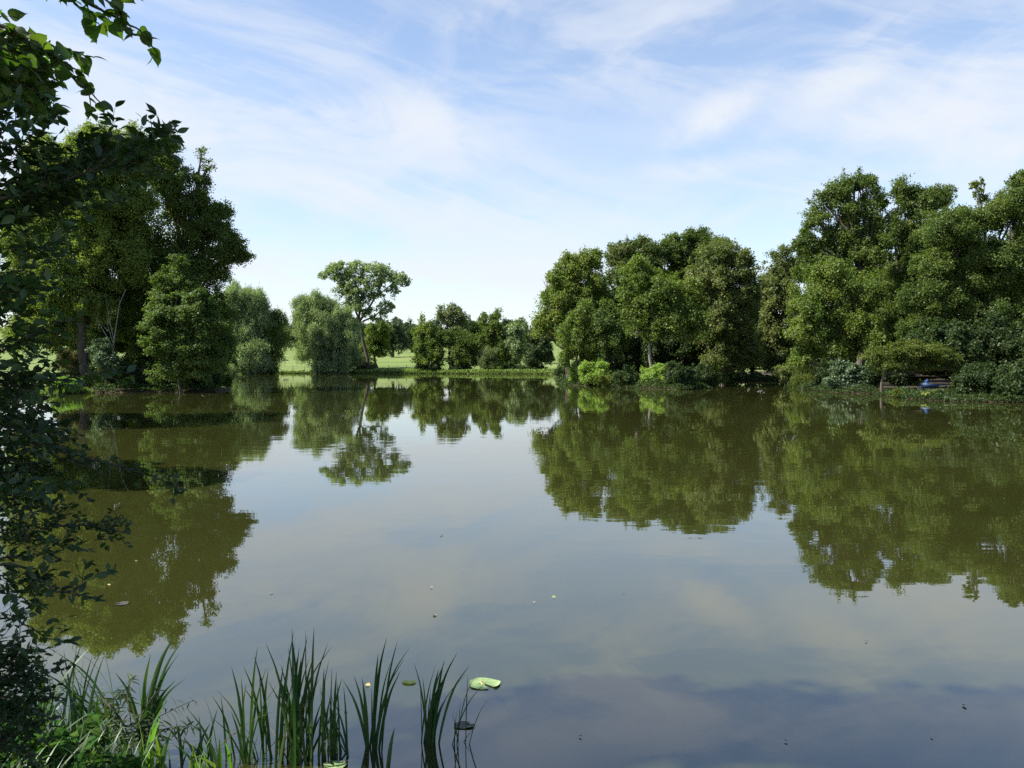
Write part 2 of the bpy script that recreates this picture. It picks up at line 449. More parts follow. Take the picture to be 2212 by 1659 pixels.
for bk in banks:
    s_ = patch_of_cloud(*bk)
    tot = s_ if tot is None else fmath('ADD', tot, s_)
tex = fmath('ADD', fmath('MULTIPLY', smooth(fib, .38, .62), 1.05), fmath('MULTIPLY', smooth(puff, .42, .66), .5))
cl = fmath('MULTIPLY', tot, fmath('ADD', fmath('MULTIPLY', tex, 1.0), .2))
gen = fmath('MULTIPLY', fmath('MULTIPLY', smooth(soft, .38, .75), smooth(fib, .35, .8)), .36)     # thin veil elsewhere
haz = fmath('MULTIPLY', fmath('POWER', 2.718, fmath('MULTIPLY', fmath('MAXIMUM', sep.outputs[2], 0.0), -8.0)), .62)
dens = fmath('ADD', fmath('ADD', cl, gen), haz)
dens = fmath('SUBTRACT', 1.0, fmath('POWER', 2.718, fmath('MULTIPLY', dens, -1.2)), clamp=True)
mx = N.new('ShaderNodeMix'); mx.data_type = 'RGBA'
mx.inputs[7].default_value = (3.95, 4.12, 4.38, 1)
L.new(dens, mx.inputs[0]); tint = N.new('ShaderNodeMix'); tint.data_type = 'RGBA'; tint.blend_type = 'MULTIPLY'; tint.inputs[0].default_value = 1
tint.inputs[7].default_value = (.97, .975, 1.0, 1); L.new(sky.outputs[0], tint.inputs[6]); L.new(tint.outputs[2], mx.inputs[6])
L.new(mx.outputs[2], bg.inputs['Color']); L.new(bg.outputs[0], out.inputs[0])

sl = bpy.data.lights.new('sun', 'SUN'); sl.energy = 4.9; sl.angle = R(.53); sl.color = (1, .94, .84)
so = link('sun', sl)
sv = np.array([math.sin(SUN_AZ) * math.cos(SUN_EL), math.cos(SUN_AZ) * math.cos(SUN_EL), math.sin(SUN_EL)])
so.rotation_euler = Vector(sv).to_track_quat('Z', 'Y').to_euler()
so.location = (-30, 5, 40)
SC.view_settings.view_transform = 'Standard'; SC.view_settings.look = 'None'
SC.view_settings.exposure = 1.22; SC.view_settings.gamma = 1
SC.render.engine = 'CYCLES'
SC.cycles.max_bounces = 7; SC.cycles.diffuse_bounces = 3; SC.cycles.glossy_bounces = 3; SC.cycles.transmission_bounces = 4
SC.cycles.use_denoising = False
SC.cycles.sample_clamp_indirect = 6
# ------------------------------------------------------------------ trees
def rdirs(n, r):
    return unit(r.normal(size=(n, 3)))

def crown_points(blobs, D, br, leafL, leafA, dens, fill, flat, r, up=.45, depth=.95, hole=.0):
    """blobs in reference pixels -> leaf centres, normals, axes; boughs list."""
    s = mpp(D)
    C, RAD = [], []
    for bl in blobs:
        px, py, rx, ry = bl[:4]
        dz = bl[4] if len(bl) > 4 else r.uniform(-.35, .35) * min(rx, ry) * s
        c = pt(px, py, D + dz)
        rd = max(.5, depth * math.sqrt(rx * ry) * s)
        C.append(c); RAD.append((rx * s, rd, ry * s))
    # satellites: each mass of the crown carries a few smaller billows, so no outline stays a plain ellipse
    for i in range(len(C)):
        if max(RAD[i]) < 1.1 * br: continue
        for d in rdirs(r.integers(4, 7), r):
            k = r.uniform(.34, .56)
            if d[2] < -.5: continue
            C.append(C[i] + d * np.array(RAD[i]) * r.uniform(.52, .74)); RAD.append(tuple(k * q for q in RAD[i]))
        RAD[i] = tuple(q * .9 for q in RAD[i])
    nmain = len(blobs)
    C, RAD = np.array(C), np.array(RAD)
    bc, bo, bR = [], [], []
    for i in range(len(C)):
        a, b2, c2 = RAD[i]
        area = 4 * math.pi * (((a * b2) ** 1.6 + (a * c2) ** 1.6 + (b2 * c2) ** 1.6) / 3) ** (1 / 1.6)
        nb = max(5, int(1.25 * area / (math.pi * br * br)))
        d = rdirs(nb, r)
        keep = (d[:, 2] > -.75) | (r.random(nb) < .35)
        keep &= r.random(nb) > hole
        d = d[keep]
        f = r.uniform(.6, 1.04, len(d))[:, None]; sprig = r.random(len(d)) < .16; f[sprig] = r.uniform(1.0, 1.22, (sprig.sum(), 1))
        p = C[i] + d * RAD[i] * f
        ins = np.zeros(len(p), bool)
        for j in range(len(C)):
            if j != i:
                q = (p - C[j]) / RAD[j]
                ins |= np.einsum('ij,ij->i', q, q) < .42
        p, d = p[~ins], d[~ins]
        bc.append(p); bo.append(unit(d / RAD[i])); bR.append(br * np.minimum(r.uniform(.5, 1.4, len(p)), max(.5, min(a, c2) / br)) * np.where(sprig[~ins], .55, 1))
    bc, bo, bR = np.concatenate(bc), np.concatenate(bo), np.concatenate(bR)
    nl = np.maximum(4, (dens * 4 * math.pi * bR ** 2 * .55 / leafA)).astype(int)
    idx = np.repeat(np.arange(len(bc)), nl)
    n = len(idx)
    o = bo[idx]
    d = unit(r.normal(size=(n, 3)) + .45 * o + np.array([0, 0, .35]))
    rr = bR[idx] * r.random(n) ** .45
    # ragged boughs: three or four sprays per bough stretch further out
    ph = np.sin(d[:, 0] * 5.3 + idx * 1.7) * np.sin(d[:, 1] * 4.7 + idx * 2.9) * np.sin(d[:, 2] * 4.1 + idx)
    rr = rr * (1 + .45 * ph)
    v = d * rr[:, None] * np.array([1, 1, flat]) * .86
    axb = unit(bo + .8 * r.normal(size=bo.shape) + [0, 0, -.15]); kb = r.uniform(0, 1.15, len(bc))     # each bough a spray with its own direction
    v = v + axb[idx] * (np.einsum('ij,ij->i', v, axb[idx]) * kb[idx])[:, None]
    c = bc[idx] + v
    c = c + r.normal(0, .22 * br, (n, 3)) * (r.random(n) < .3)[:, None]
    nrm = unit(.4 * d + np.array([0, 0, up]) + .3 * o + .8 * r.normal(size=(n, 3)))
    ax = unit(d + .6 * o + .7 * r.normal(size=(n, 3)) + np.array([0, 0, -.3]))
    if fill > 0:
        k = np.repeat(np.arange(len(C)), np.maximum(3, (fill * 14 * np.prod(RAD, 1) ** (2 / 3) / leafA)).astype(int))
        n2 = len(k)
        c2 = C[k] + rdirs(n2, r) * RAD[k] * (r.random(n2) ** .5 * .78)[:, None]
        c = np.vstack([c, c2]); nrm = np.vstack([nrm, rdirs(n2, r)]); ax = np.vstack([ax, rdirs(n2, r)])
    return c, nrm, ax, C[:nmain], RAD[:nmain], bc

def limbs(T, base, fork, rb, C, RAD, bc, r, per=6, thin=.035, lean=None):
    """trunk from base to fork, a limb into each mass of the crown and side boughs."""
    base, fork = np.array(base, float), np.array(fork, float)
    mid = (base + fork) / 2 + r.normal(0, .06 * np.linalg.norm(fork - base), 3) * np.array([1, 1, 0])
    tr = curve([base - [0, 0, .4], base + (mid - base) * .15, mid, fork], 12)
    t = np.linspace(0, 1, len(tr))
    T.add(tr, rb * (1.0 - .45 * t) * (1 + .55 * np.exp(-t * 12)), 10)
    for i in range(len(C)):
        st = base + (fork - base) * r.uniform(.72, 1.0)
        if C[i][2] < st[2]: st = base + (fork - base) * r.uniform(.35, .7)
        m = (st + C[i]) / 2 + np.array([0, 0, -.06 * np.linalg.norm(C[i] - st)]) + r.normal(0, .05 * np.linalg.norm(C[i] - st), 3)
        lb = curve([st, m, C[i]], 10)
        r0 = rb * .5 * min(1, .45 + .1 * np.linalg.norm(RAD[i]))
        T.add(lb, np.linspace(r0, r0 * .45, len(lb)), 7)
        d = np.linalg.norm((bc - C[i]) / RAD[i], axis=1)
        near = np.argsort(d + r.random(len(d)) * .5)[:per]
        for k in near:
            a = lb[r.integers(5, len(lb))]
            q = bc[k]
            m2 = (a + q) / 2 + r.normal(0, .07 * np.linalg.norm(q - a), 3)
            tw = curve([a, m2, q], 6)
            T.add(tw, np.linspace(r0 * .4, thin, len(tw)), 5)

NLEAF = [0]
def tree(name, label, cat, D, base, blobs, mat, trunk=.28, fork=None, br=.85, leaf=.24, asp=1.0, dens=1.0, fill=.35, flat=.85, bark='bark',
         up=.28, style='broad', seed=None, group=None, per=6, hole=0., depth=.95, bz=None, nolimb=False):
    r = np.random.default_rng(seed if seed is not None else abs(hash((round(D * 10), round(base[0]), round(base[1])))) % 100000)
    bx = pt(base[0], base[1], D)
    z0 = gz(bx[0], bx[1]) if bz is None else bz
    loc = np.array([bx[0], bx[1], z0])
    root = thing(name, label, cat, loc, group)
    leaf = leaf * .67; br = br * .74; flat = min(1.1, flat * 1.15)
    leafA = leaf * leaf * .36 * asp
    c, nrm, ax, C, RAD, bc = crown_points(blobs, D, br, leaf, leafA, dens, fill, flat, r, up, depth, hole)
    Ls = Leaves()
    if style == 'willow':                       # hanging strands of narrow leaves
        n = len(c)
        drop = r.random(n) * br * 1.1
        c = c + np.stack([r.normal(0, .05, n), r.normal(0, .05, n), -drop], -1)
        ax = unit(np.stack([r.normal(0, .35, n), r.normal(0, .35, n), -np.ones(n)], -1))
        nrm = unit(nrm * np.array([1, 1, .5]) + .3 * r.normal(size=(n, 3)))
        Ls.add(T_DIA, c - loc, nrm, ax, leaf * r.uniform(.7, 1.35, n), .42 * asp)
    else:
        n = len(c)
        low = c[:, 2] < .05
        c[low, 2] = .05 + r.random(low.sum()) * .25
        Ls.add(T_DIA, c - loc, nrm, ax, leaf * r.uniform(.7, 1.3, n), asp * r.uniform(.8, 1.2, n))
    NLEAF[0] += len(c)
    link('crown' if cat == 'tree' else 'foliage', Ls.mesh(name + '_leaves', M[mat]), root)
    T = Tubes()
    if fork is None:
        fz = C[:, 2].min() * .5 + np.median(C[:, 2]) * .5
        fork = np.array([C[:, 0].mean() * .6 + loc[0] * .4, loc[1], max(fz, z0 + .5)])
    else:
        fork = pt(fork[0], fork[1], D)
    limbs(T, np.zeros(3), fork - loc, trunk, C - loc, RAD, bc - loc, r, per)
    link('trunk' if cat == 'tree' else 'stems', T.mesh(name + '_wood', M[bark]), root)
    return root

def shrub(name, label, D, base, blobs, mat, **k):
    if D < 110 and base[1] > 828 and 'bz' not in k:      # stands right at the waterline
        D = ptw(base[0], base[1])[1] + .55

    kw = dict(trunk=.06, br=.45, leaf=.17, dens=1.15, fill=.4, per=3)
    kw.update(k)
    return tree(name, label, 'shrub', D, base, blobs, mat, **kw)

# ---- left bank
tree('lime_tree', 'broad olive green tree on the left bank, its left edge lit yellowish by the sun', 'tree', 70, (190, 842),
     [(118, 365, 68, 62), (210, 345, 80, 60), (85, 445, 62, 64), (62, 540, 52, 66), (150, 480, 110, 110), (240, 430, 90, 100), (62, 640, 58, 66), (160, 615, 105, 100), (250, 555, 80, 105), (95, 722, 85, 45), (280, 330, 50, 50)],
     'olive', trunk=.5, br=.95, fork=(190, 600))
tree('oak_tree', 'tall dark oak on the left bank with a small leafy spur at its top right', 'tree', 74, (400, 838),
     [(364, 312, 26, 30), (340, 375, 56, 60), (400, 420, 48, 52), (434, 342, 13, 14), (444, 366, 18, 14), (432, 392, 18, 22), (400, 500, 90, 75), (470, 470, 26, 26), (484, 510, 32, 28), (462, 575, 52, 46), (505, 545, 22, 24), (524, 556, 16, 20), (380, 620, 105, 80), (430, 680, 66, 66), (350, 720, 85, 66), (455, 745, 45, 55), (310, 610, 60, 90)],
     'oak', trunk=.5, br=.95, fork=(395, 560), hole=.3, fill=.2, per=8)
tree('hornbeam_tree', 'small bright green pointed tree in front of the dark oak on the left bank', 'tree', 65.5, (392, 844),
     [(384, 572, 16, 26), (376, 606, 30, 30), (402, 622, 36, 30), (366, 650, 36, 36), (420, 660, 44, 34), (392, 690, 60, 40), (352, 700, 30, 34), (438, 705, 44, 34), (375, 745, 60, 40), (430, 755, 50, 36), (395, 800, 70, 34)],
     'fresh', trunk=.14, br=.8, flat=.5, up=.6, dens=.95, fill=.35, fork=(388, 620))
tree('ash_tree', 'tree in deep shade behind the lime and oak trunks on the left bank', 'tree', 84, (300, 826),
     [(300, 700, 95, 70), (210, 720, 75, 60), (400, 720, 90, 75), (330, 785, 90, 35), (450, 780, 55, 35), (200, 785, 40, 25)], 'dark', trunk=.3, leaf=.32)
shrub('dogwood_shrub', 'low shaded shrub at the water edge below the leafless sapling', 65, (300, 846), [(292, 815, 38, 30), (262, 828, 28, 20), (325, 828, 30, 22)], 'dark')
shrub('elder_shrub', 'wide dark shrub at the water edge under the bright pointed tree', 65, (390, 846), [(360, 822, 34, 26), (400, 826, 36, 22), (440, 818, 34, 28)], 'dark')
shrub('hazel_shrub', 'dark shrub at the right hand tip of the left bank beside the water', 67.5, (474, 842), [(462, 800, 22, 30), (478, 822, 20, 20)], 'mid')
shrub('sallow_bush', 'pale grey green bush left of the leafless sapling on the left bank', 64.5, (160, 842), [(150, 778, 30, 24), (180, 785, 28, 24), (160, 805, 42, 28)], 'dry', leaf=.13)
shrub('bramble_bush', 'brownish bush leaning over the water right of the bright green reeds', 64.8, (235, 846), [(222, 798, 26, 22), (245, 812, 26, 22), (215, 822, 34, 24)], 'brownish', leaf=.14)
shrub('privet_bush', 'small silvery leaved bush at the foot of the leafless sapling', 66, (222, 800), [(215, 742, 18, 9), (228, 752, 14, 8), (205, 760, 14, 9), (225, 775, 22, 18)], 'bluegreen', leaf=.15, bz=.5)

def bare_tree(name, label, D, stems, base, mat='dead_wood'):
    bx = pt(base[0], base[1], D); z0 = gz(bx[0], bx[1]); loc = np.array([bx[0], bx[1], z0])
    root = thing(name, label, 'tree', loc)
    T = Tubes(); r = np.random.default_rng(5)
    for k, (pl, r0) in enumerate(stems):
        p = np.array([pt(q[0], q[1], D + (q[2] if len(q) > 2 else 0)) for q in pl]) - loc
        if k == 0: p = np.vstack([[0, 0, -.2], p])
        cv = curve(p, 14)
        T.add(cv, np.linspace(r0, r0 * .3, len(cv)), 6)
    link('trunk', T.mesh(name + '_wood', M[mat]), root)
    return root
bare_tree('leafless_sapling', 'thin leafless pale sapling with forked stems on the shaded left bank', 68.5,
          [([(243, 790), (246, 740), (253, 690), (259, 655), (272, 625)], 0.060), ([(247, 735), (236, 690), (230, 650), (228, 628)], 0.030), ([(244, 752), (224, 715), (207, 685), (201, 668)], 0.033),
           ([(224, 715), (210, 690), (204, 672)], 0.018), ([(246, 745), (232, 700), (231, 665)], 0.024), ([(253, 690), (258, 660), (257, 640)], 0.018), ([(240, 720), (220, 700), (208, 678)], 0.018)], (243, 812))

# ---- willows and trees along the far shore
tree('willow_tree', 'tall grey green willow behind the dark oak, leftmost on the far shore', 'tree', 158, (535, 806),
     [(530, 636, 32, 26), (505, 645, 28, 36), (552, 680, 26, 52), (512, 690, 38, 58), (540, 745, 44, 54), (505, 760, 34, 42), (565, 770, 22, 34), (535, 788, 46, 18)], 'willow', style='willow', br=1.5, leaf=.5, trunk=.4, dens=1.7, fill=.7)
tree('willow_tree', 'rounded green willow right of the tall grey willow, beside the open meadow', 'tree', 161, (588, 805),
     [(594, 690, 22, 20), (600, 726, 18, 34), (574, 722, 26, 42), (586, 766, 22, 32), (580, 790, 20, 14)], 'mid', style='willow', br=1.3, leaf=.5, trunk=.3, dens=1.6, fill=.7)
tree('willow_tree', 'broad multi stemmed willow on the far shore left of the tall flat topped tree', 'tree', 166, (682, 806),
     [(668, 660, 34, 26), (700, 656, 32, 22), (658, 690, 24, 36), (695, 705, 42, 44), (732, 684, 28, 30), (744, 722, 28, 40), (686, 750, 40, 36), (735, 770, 36, 34), (760, 765, 18, 26), (668, 735, 22, 26), (712, 790, 38, 15), (748, 790, 20, 13)], 'willow', style='willow', br=1.4, leaf=.5, trunk=.4, fork=(688, 735), dens=1.7, fill=.7)
tree('alder_tree', 'dark rounded tree behind the leaning trunk of the tall flat topped tree', 'tree', 184, (815, 788),
     [(813, 722, 24, 26), (800, 752, 26, 28), (826, 756, 18, 24), (785, 772, 18, 16)], 'mid', br=1.3, leaf=.55, trunk=.35)
shrub('bramble_bush', 'low scrubby bush at the foot of the leaning trunk by the far shore', 167.5, (788, 799), [(784, 792, 16, 9), (800, 795, 12, 7)], 'dry', br=.7, leaf=.4)

# tall flat-topped poplar, limbs showing
def poplar():
    D = 172; s = mpp(D)
    bx = pt(796, 790, D); loc = np.array([bx[0], bx[1], gz(bx[0], bx[1])])
    root = thing('poplar_tree', 'tall flat topped tree with bare leaning trunk and spreading limbs above the far shore', 'tree', loc)
    r = np.random.default_rng(77)
    T = Tubes()
    P = lambda x, y, d=0: pt(x, y, D + d) - loc
    tr = curve([P(797, 795), P(793, 770), P(784, 735), P(776, 690)], 16)
    T.add(tr, np.linspace(.38, .27, len(tr)), 10)
    main = [([(776, 690), (764, 662), (750, 630), (728, 606), (708, 592)], .24), ([(776, 690), (776, 650), (768, 615), (762, 585)], .24), ([(778, 692), (800, 660), (812, 640), (832, 626), (852, 608)], .26),
            ([(784, 694), (806, 684), (822, 672), (836, 664)], .2), ([(776, 650), (792, 620), (806, 592)], .22), ([(812, 640), (826, 612), (836, 592)], .18), ([(750, 630), (742, 606), (738, 586)], .16),
            ([(764, 662), (752, 652), (740, 640)], .13), ([(832, 626), (850, 626), (868, 618)], .12), ([(768, 615), (782, 596), (786, 578)], .14), ([(728, 606), (716, 600), (700, 602)], .1)]
    for k, (pl, r0) in enumerate(main):
        d = r.uniform(-3, 3, len(pl)); d[0] = 0
        cv = curve([P(q[0], q[1], dd * (i / len(pl))) for i, (q, dd) in enumerate(zip(pl, d))], 14)
        T.add(cv, np.linspace(r0, r0 * .3, len(cv)), 7)
    blobs = [(712, 594, 19, 16), (736, 590, 25, 22), (766, 582, 28, 19), (800, 582, 28, 19), (832, 590, 26, 21), (858, 604, 22, 18), (846, 627, 20, 12), (768, 618, 32, 24), (742, 630, 22, 20), (800, 612, 26, 22), (768, 652, 22, 24), (832, 666, 21, 16), (818, 688, 16, 11), (878, 618, 9, 8), (700, 596, 11, 9), (754, 608, 22, 20), (822, 602, 24, 20),
             (785, 640, 22, 18), (750, 660, 14, 18), (792, 672, 14, 14), (815, 640, 14, 12)]
    c, nrm, ax, C, RAD, bc = crown_points(blobs, D, .7, .32, .32 * .32 * .36, .5, .05, .9, r, .3, .85, .25)
    for i in range(len(C)):
        dd = np.linalg.norm((bc - C[i]) / RAD[i], axis=1)
        for kk in np.argsort(dd)[:7]:
            a, q = C[i] - loc, bc[kk] - loc
            T.add(curve([a, (a + q) / 2 + r.normal(0, .2, 3), q], 6), np.linspace(.09, .04, 7)[:len(curve([a, (a + q) / 2, q], 6))], 5)
    Ls = Leaves(); Ls.add(T_DIA, c - loc, nrm, ax, .36 * r.uniform(.7, 1.3, len(c)), 1.0)
    link('crown', Ls.mesh('poplar_leaves', M['poplar']), root)
    link('trunk', T.mesh('poplar_wood', M['bark']), root)
poplar()

fk = dict(br=1.2, leaf=.46, trunk=.2, dens=1.1, fill=.55)
tree('sycamore_tree', 'leafy green tree at the left end of the middle clump on the far shore', 'tree', 168, (925, 804),
     [(913, 712, 18, 24.2), (926, 738, 26.4, 37.4), (930, 778, 31.2, 30.8), (906, 755, 12, 33)], 'mid', **fk)
tree('false_acacia', 'pale yellow green airy tree, tallest of the middle clump on the far shore', 'tree', 175, (972, 800),
     [(974, 674, 28.8, 14.3), (962, 694, 26.4, 15.4), (998, 688, 14.4, 12.1), (984, 712, 24, 19.8), (948, 712, 16.8, 15.4), (970, 735, 26.4, 19.8)], 'pale_willow', **{**fk, 'dens': .75, 'fill': .15})
tree('holly_tree', 'dark glossy low tree in the middle clump reaching down to the water', 'tree', 168, (990, 804),
     [(985, 738, 26.4, 26.4), (995, 774, 31.2, 26.4), (1008, 752, 14.4, 30.8)], 'oak', **fk)
tree('grey_poplar', 'tree with pointed upright shoots right of the pale airy tree on the far shore', 'tree', 176, (1060, 803),
     [(1044, 704, 10.8, 26.4), (1070, 698, 10.8, 24.2), (1058, 715, 12, 30.8), (1082, 720, 12, 26.4), (1030, 722, 10.8, 24.2), (1056, 742, 33.6, 35.2), (1038, 770, 26.4, 28.6), (1082, 765, 19.2, 30.8)], 'mid', **{**fk, 'flat': 1.1})
tree('young_willow', 'small pale round willow at the waterside in front of the pointed tree', 'tree', 167, (1052, 804),
     [(1055, 762, 19.2, 15.4), (1056, 780, 21.6, 15.4), (1042, 772, 10.8, 15.4)], 'pale_willow', style='willow', dens=1.6, fill=.6, br=.9, leaf=.42, trunk=.15)
tree('field_maple', 'rounded mid green tree right of the pointed tree on the far shore', 'tree', 175, (1112, 803),
     [(1110, 720, 24, 19.8), (1116, 745, 33.6, 28.6), (1106, 774, 24, 22)], 'willow', **fk)
tree('thorn_tree', 'dark low tree on the far shore just left of the island', 'tree', 168, (1158, 804),
     [(1160, 735, 26.4, 28.6), (1167, 765, 26.4, 26.4), (1150, 776, 21.6, 15.4)], 'dark', **fk)
tree('elm_tree', 'brownish thin topped tree peeping over the clump left of the island', 'tree', 205, (1122, 795), [(1126, 700, 14.4, 13.2), (1110, 708, 12, 11), (1130, 720, 19.2, 19.8)], 'brownish', **{**fk, 'dens': .6})

for q, (lab_, x, w_, h_, mt_) in enumerate([('leafy scrub under the left end of the middle clump on the far shore', 925, 26, 13, 'dark'), ('dark scrub below the glossy low tree of the middle clump', 995, 24, 12, 'dark'),
        ('scrub below the pointed tree on the far shore', 1068, 24, 14, 'mid'), ('scrub below the rounded mid green tree left of the island', 1112, 20, 11, 'dark'), ('scrub at the foot of the dark low tree left of the island', 1160, 20, 12, 'dark')]):
    shrub('waterside_scrub', lab_, 166.8, (x, 806), [(x - w_ * .4, 797, w_ * .6, h_), (x + w_ * .4, 798, w_ * .6, h_ * .85)], mt_, br=.8, leaf=.42, bz=.3)
# parkland trees in the rising meadow and along the skyline
tree('park_oak', 'dark parkland oak standing alone in the meadow right of the leaning trunk', 'tree', 255, (848, 772),
     [(850, 713, 18, 17), (834, 738, 16, 19), (864, 735, 17, 17), (856, 752, 24, 10), (842, 722, 14, 14)], 'far', br=1.7, leaf=.7, trunk=.6, fork=(848, 752))
tree('park_oak', 'smaller parkland oak up the meadow right of the lone oak', 'tree', 300, (889, 763),
     [(888, 728, 15, 17), (880, 742, 12, 13), (896, 744, 11, 12)], 'far', br=1.7, leaf=.8, trunk=.5)
sky_trees = [(606, 712, 16, 15), (628, 722, 18, 20), (650, 706, 20, 18), (760, 705, 24, 18), (832, 704, 17, 14), (862, 702, 15, 12), (884, 708, 14, 12), (906, 716, 16, 12), (1012, 708, 22, 16), (1096, 706, 16, 14), (1180, 700, 22, 18), (1225, 705, 24, 18), (560, 700, 24, 20)]
sky_lab = ['distant tree at the left end of the skyline wood', 'distant tree just above the open gap left of the broad willow', 'distant tree half hidden by the left side of the broad willow',
           'distant tree seen behind the leaning trunk of the flat topped tree', 'distant tree on the skyline right of the leaning trunk', 'distant tree on the skyline straight above the lone park oak',
           'distant low tree on the skyline just right of the lone park oak', 'distant lowest tree on the skyline beside the middle clump', 'distant tree showing over the middle of the far shore clump',
           'distant tree between the pointed tree and the island', 'distant tree behind the dark thorn tree by the island', 'distant tree behind the left edge of the island', 'distant tree behind the two willows on the left']
for i, (x, y, a_, b_) in enumerate(sky_trees):
    D = [520, 470, 500, 540, 560, 520, 560, 610, 520, 540, 520, 500, 520][i]
    bs = pt(x, 760, D)
    tree('distant_tree', sky_lab[i], 'tree', D, (x, 752), [(x, y, a_, b_), (x - a_ * .7, y + b_ * .8, a_ * .9, b_), (x + a_ * .7, y + b_ * .9, a_ * .9, b_), (x, y + b_ * 1.7, a_ * 1.2, b_)],
         'far', br=2.6, leaf=1.3, trunk=.6, per=2, group='trees along the distant skyline', seed=900 + i)
tree('hedgerow_tree', 'pale sunlit tree at the meadow edge in the gap left of the broad willow', 'tree', 330, (628, 755), [(622, 732, 12, 12), (636, 728, 14, 14), (634, 745, 18, 9)], 'pale_willow', br=1.6, leaf=.8, trunk=.3)

# ---- island
ik = dict(br=.95, leaf=.3, dens=1.0)
tree('lime_tree', 'yellow edged tree forming the left side of the island wood', 'tree', 92, (1230, 828),
     [(1208, 602, 24, 26), (1190, 640, 16, 30), (1228, 590, 32, 32), (1265, 574, 36, 32), (1215, 655, 42, 46), (1270, 640, 46, 52), (1178, 708, 22, 20), (1225, 715, 38, 36), (1196, 690, 20, 24)], 'olive', trunk=.4, **ik)
tree('horse_chestnut', 'brownish topped tree in the middle back of the island wood', 'tree', 99, (1370, 832),
     [(1342, 560, 36, 32), (1382, 545, 38, 25), (1412, 560, 34, 34), (1372, 600, 56, 46)], 'brownish', trunk=.4, **ik)
tree('oak_tree', 'highest dark green tree on the island with a small peak at its top', 'tree', 100, (1490, 834),
     [(1494, 510, 14, 20), (1476, 525, 24, 22), (1512, 520, 26, 24), (1525, 542, 34, 28), (1448, 545, 28, 30), (1488, 555, 46, 34), (1500, 600, 56, 46)], 'oak', trunk=.45, **ik)
tree('maple_tree', 'large greyish green maple forming the right side of the island wood', 'tree', 88, (1560, 834),
     [(1555, 560, 46, 42), (1598, 582, 28, 42), (1590, 632, 40, 56), (1535, 618, 52, 56), (1600, 700, 38, 56), (1548, 695, 46, 56), (1615, 765, 26, 44), (1560, 780, 40, 36)], 'maple', trunk=.4, **ik)
tree('birch_tree', 'mid green tree with a pale bare trunk in front centre of the island', 'tree', 82, (1412, 838),
     [(1378, 600, 36, 40), (1412, 635, 46, 46), (1366, 660, 32, 36), (1440, 688, 40, 40), (1400, 705, 40, 32), (1470, 640, 42, 46), (1490, 700, 40, 40)], 'mid', trunk=.2, bark='pale_bark', fork=(1409, 690), **ik)
tree('alder_tree', 'narrow fresh green tree in the front left of the island between the two leafy masses', 'tree', 85, (1312, 830),
     [(1314, 668, 18, 20), (1302, 698, 26, 26), (1326, 722, 30, 30), (1300, 748, 30, 30), (1330, 755, 22, 24)], 'fresh', trunk=.14, br=.7, leaf=.26)
tree('hazel_tree', 'low spreading tree above the bright bushes at the left end of the island', 'tree', 86, (1256, 832),
     [(1256, 688, 32, 28), (1240, 728, 36, 36), (1270, 745, 32, 30), (1224, 765, 16, 22)], 'mid', trunk=.15, br=.75, leaf=.27)
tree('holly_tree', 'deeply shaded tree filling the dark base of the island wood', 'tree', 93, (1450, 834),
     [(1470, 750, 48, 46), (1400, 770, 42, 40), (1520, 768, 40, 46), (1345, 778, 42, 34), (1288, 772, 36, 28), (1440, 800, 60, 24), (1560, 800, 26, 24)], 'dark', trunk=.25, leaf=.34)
sk = dict(br=.5, leaf=.2)
shrub('laurel_bush', 'bright yellow green rounded bush at the far left of the island waterline', 83, (1246, 832), [(1247, 806, 17, 22), (1240, 818, 14, 14)], 'lime_green', **sk)
shrub('laurel_bush', 'larger bright yellow green bush touching the water, second along the island', 82, (1288, 834), [(1280, 800, 26, 22), (1300, 808, 20, 24), (1278, 820, 22, 14), (1262, 812, 8, 18)], 'lime_green', **sk)
shrub('laurel_bush', 'single round bright green bush below the pale bare trunk on the island', 79, (1414, 839), [(1410, 812, 24, 22), (1424, 810, 18, 20), (1404, 824, 20, 12), (1428, 824, 16, 12)], 'lime_green', **sk)
shrub('willow_scrub', 'olive twiggy bush leaning over the water right of the two bright bushes', 81, (1312, 836), [(1306, 820, 22, 12), (1330, 822, 18, 12)], 'hawthorn_lit', **sk)
shrub('ivy_bush', 'small dark bush overhanging the left tip of the island', 100, (1212, 824), [(1212, 808, 10, 16), (1218, 818, 8, 8)], 'dark', **sk)
shrub('yew_bush', 'dark bush on the island waterline between the bright bushes', 82, (1362, 838), [(1350, 815, 22, 22), (1372, 822, 16, 16)], 'dark', **sk)
shrub('yew_bush', 'dark bush on the island waterline right of the single round bush', 80, (1462, 841), [(1456, 812, 24, 28), (1482, 818, 24, 22)], 'dark', **sk)
shrub('yew_bush', 'dark bush at the right end of the island waterline', 83, (1520, 838), [(1508, 812, 24, 26), (1530, 820, 16, 18)], 'dark', **sk)
shrub('weeping_spray', 'thin yellowish spray drooping to the water at the right tip of the island', 86, (1553, 833), [(1552, 806, 6, 14), (1556, 824, 12, 9), (1565, 818, 6, 10)], 'hawthorn_lit', **{**sk, 'dens': .7, 'fill': .1})
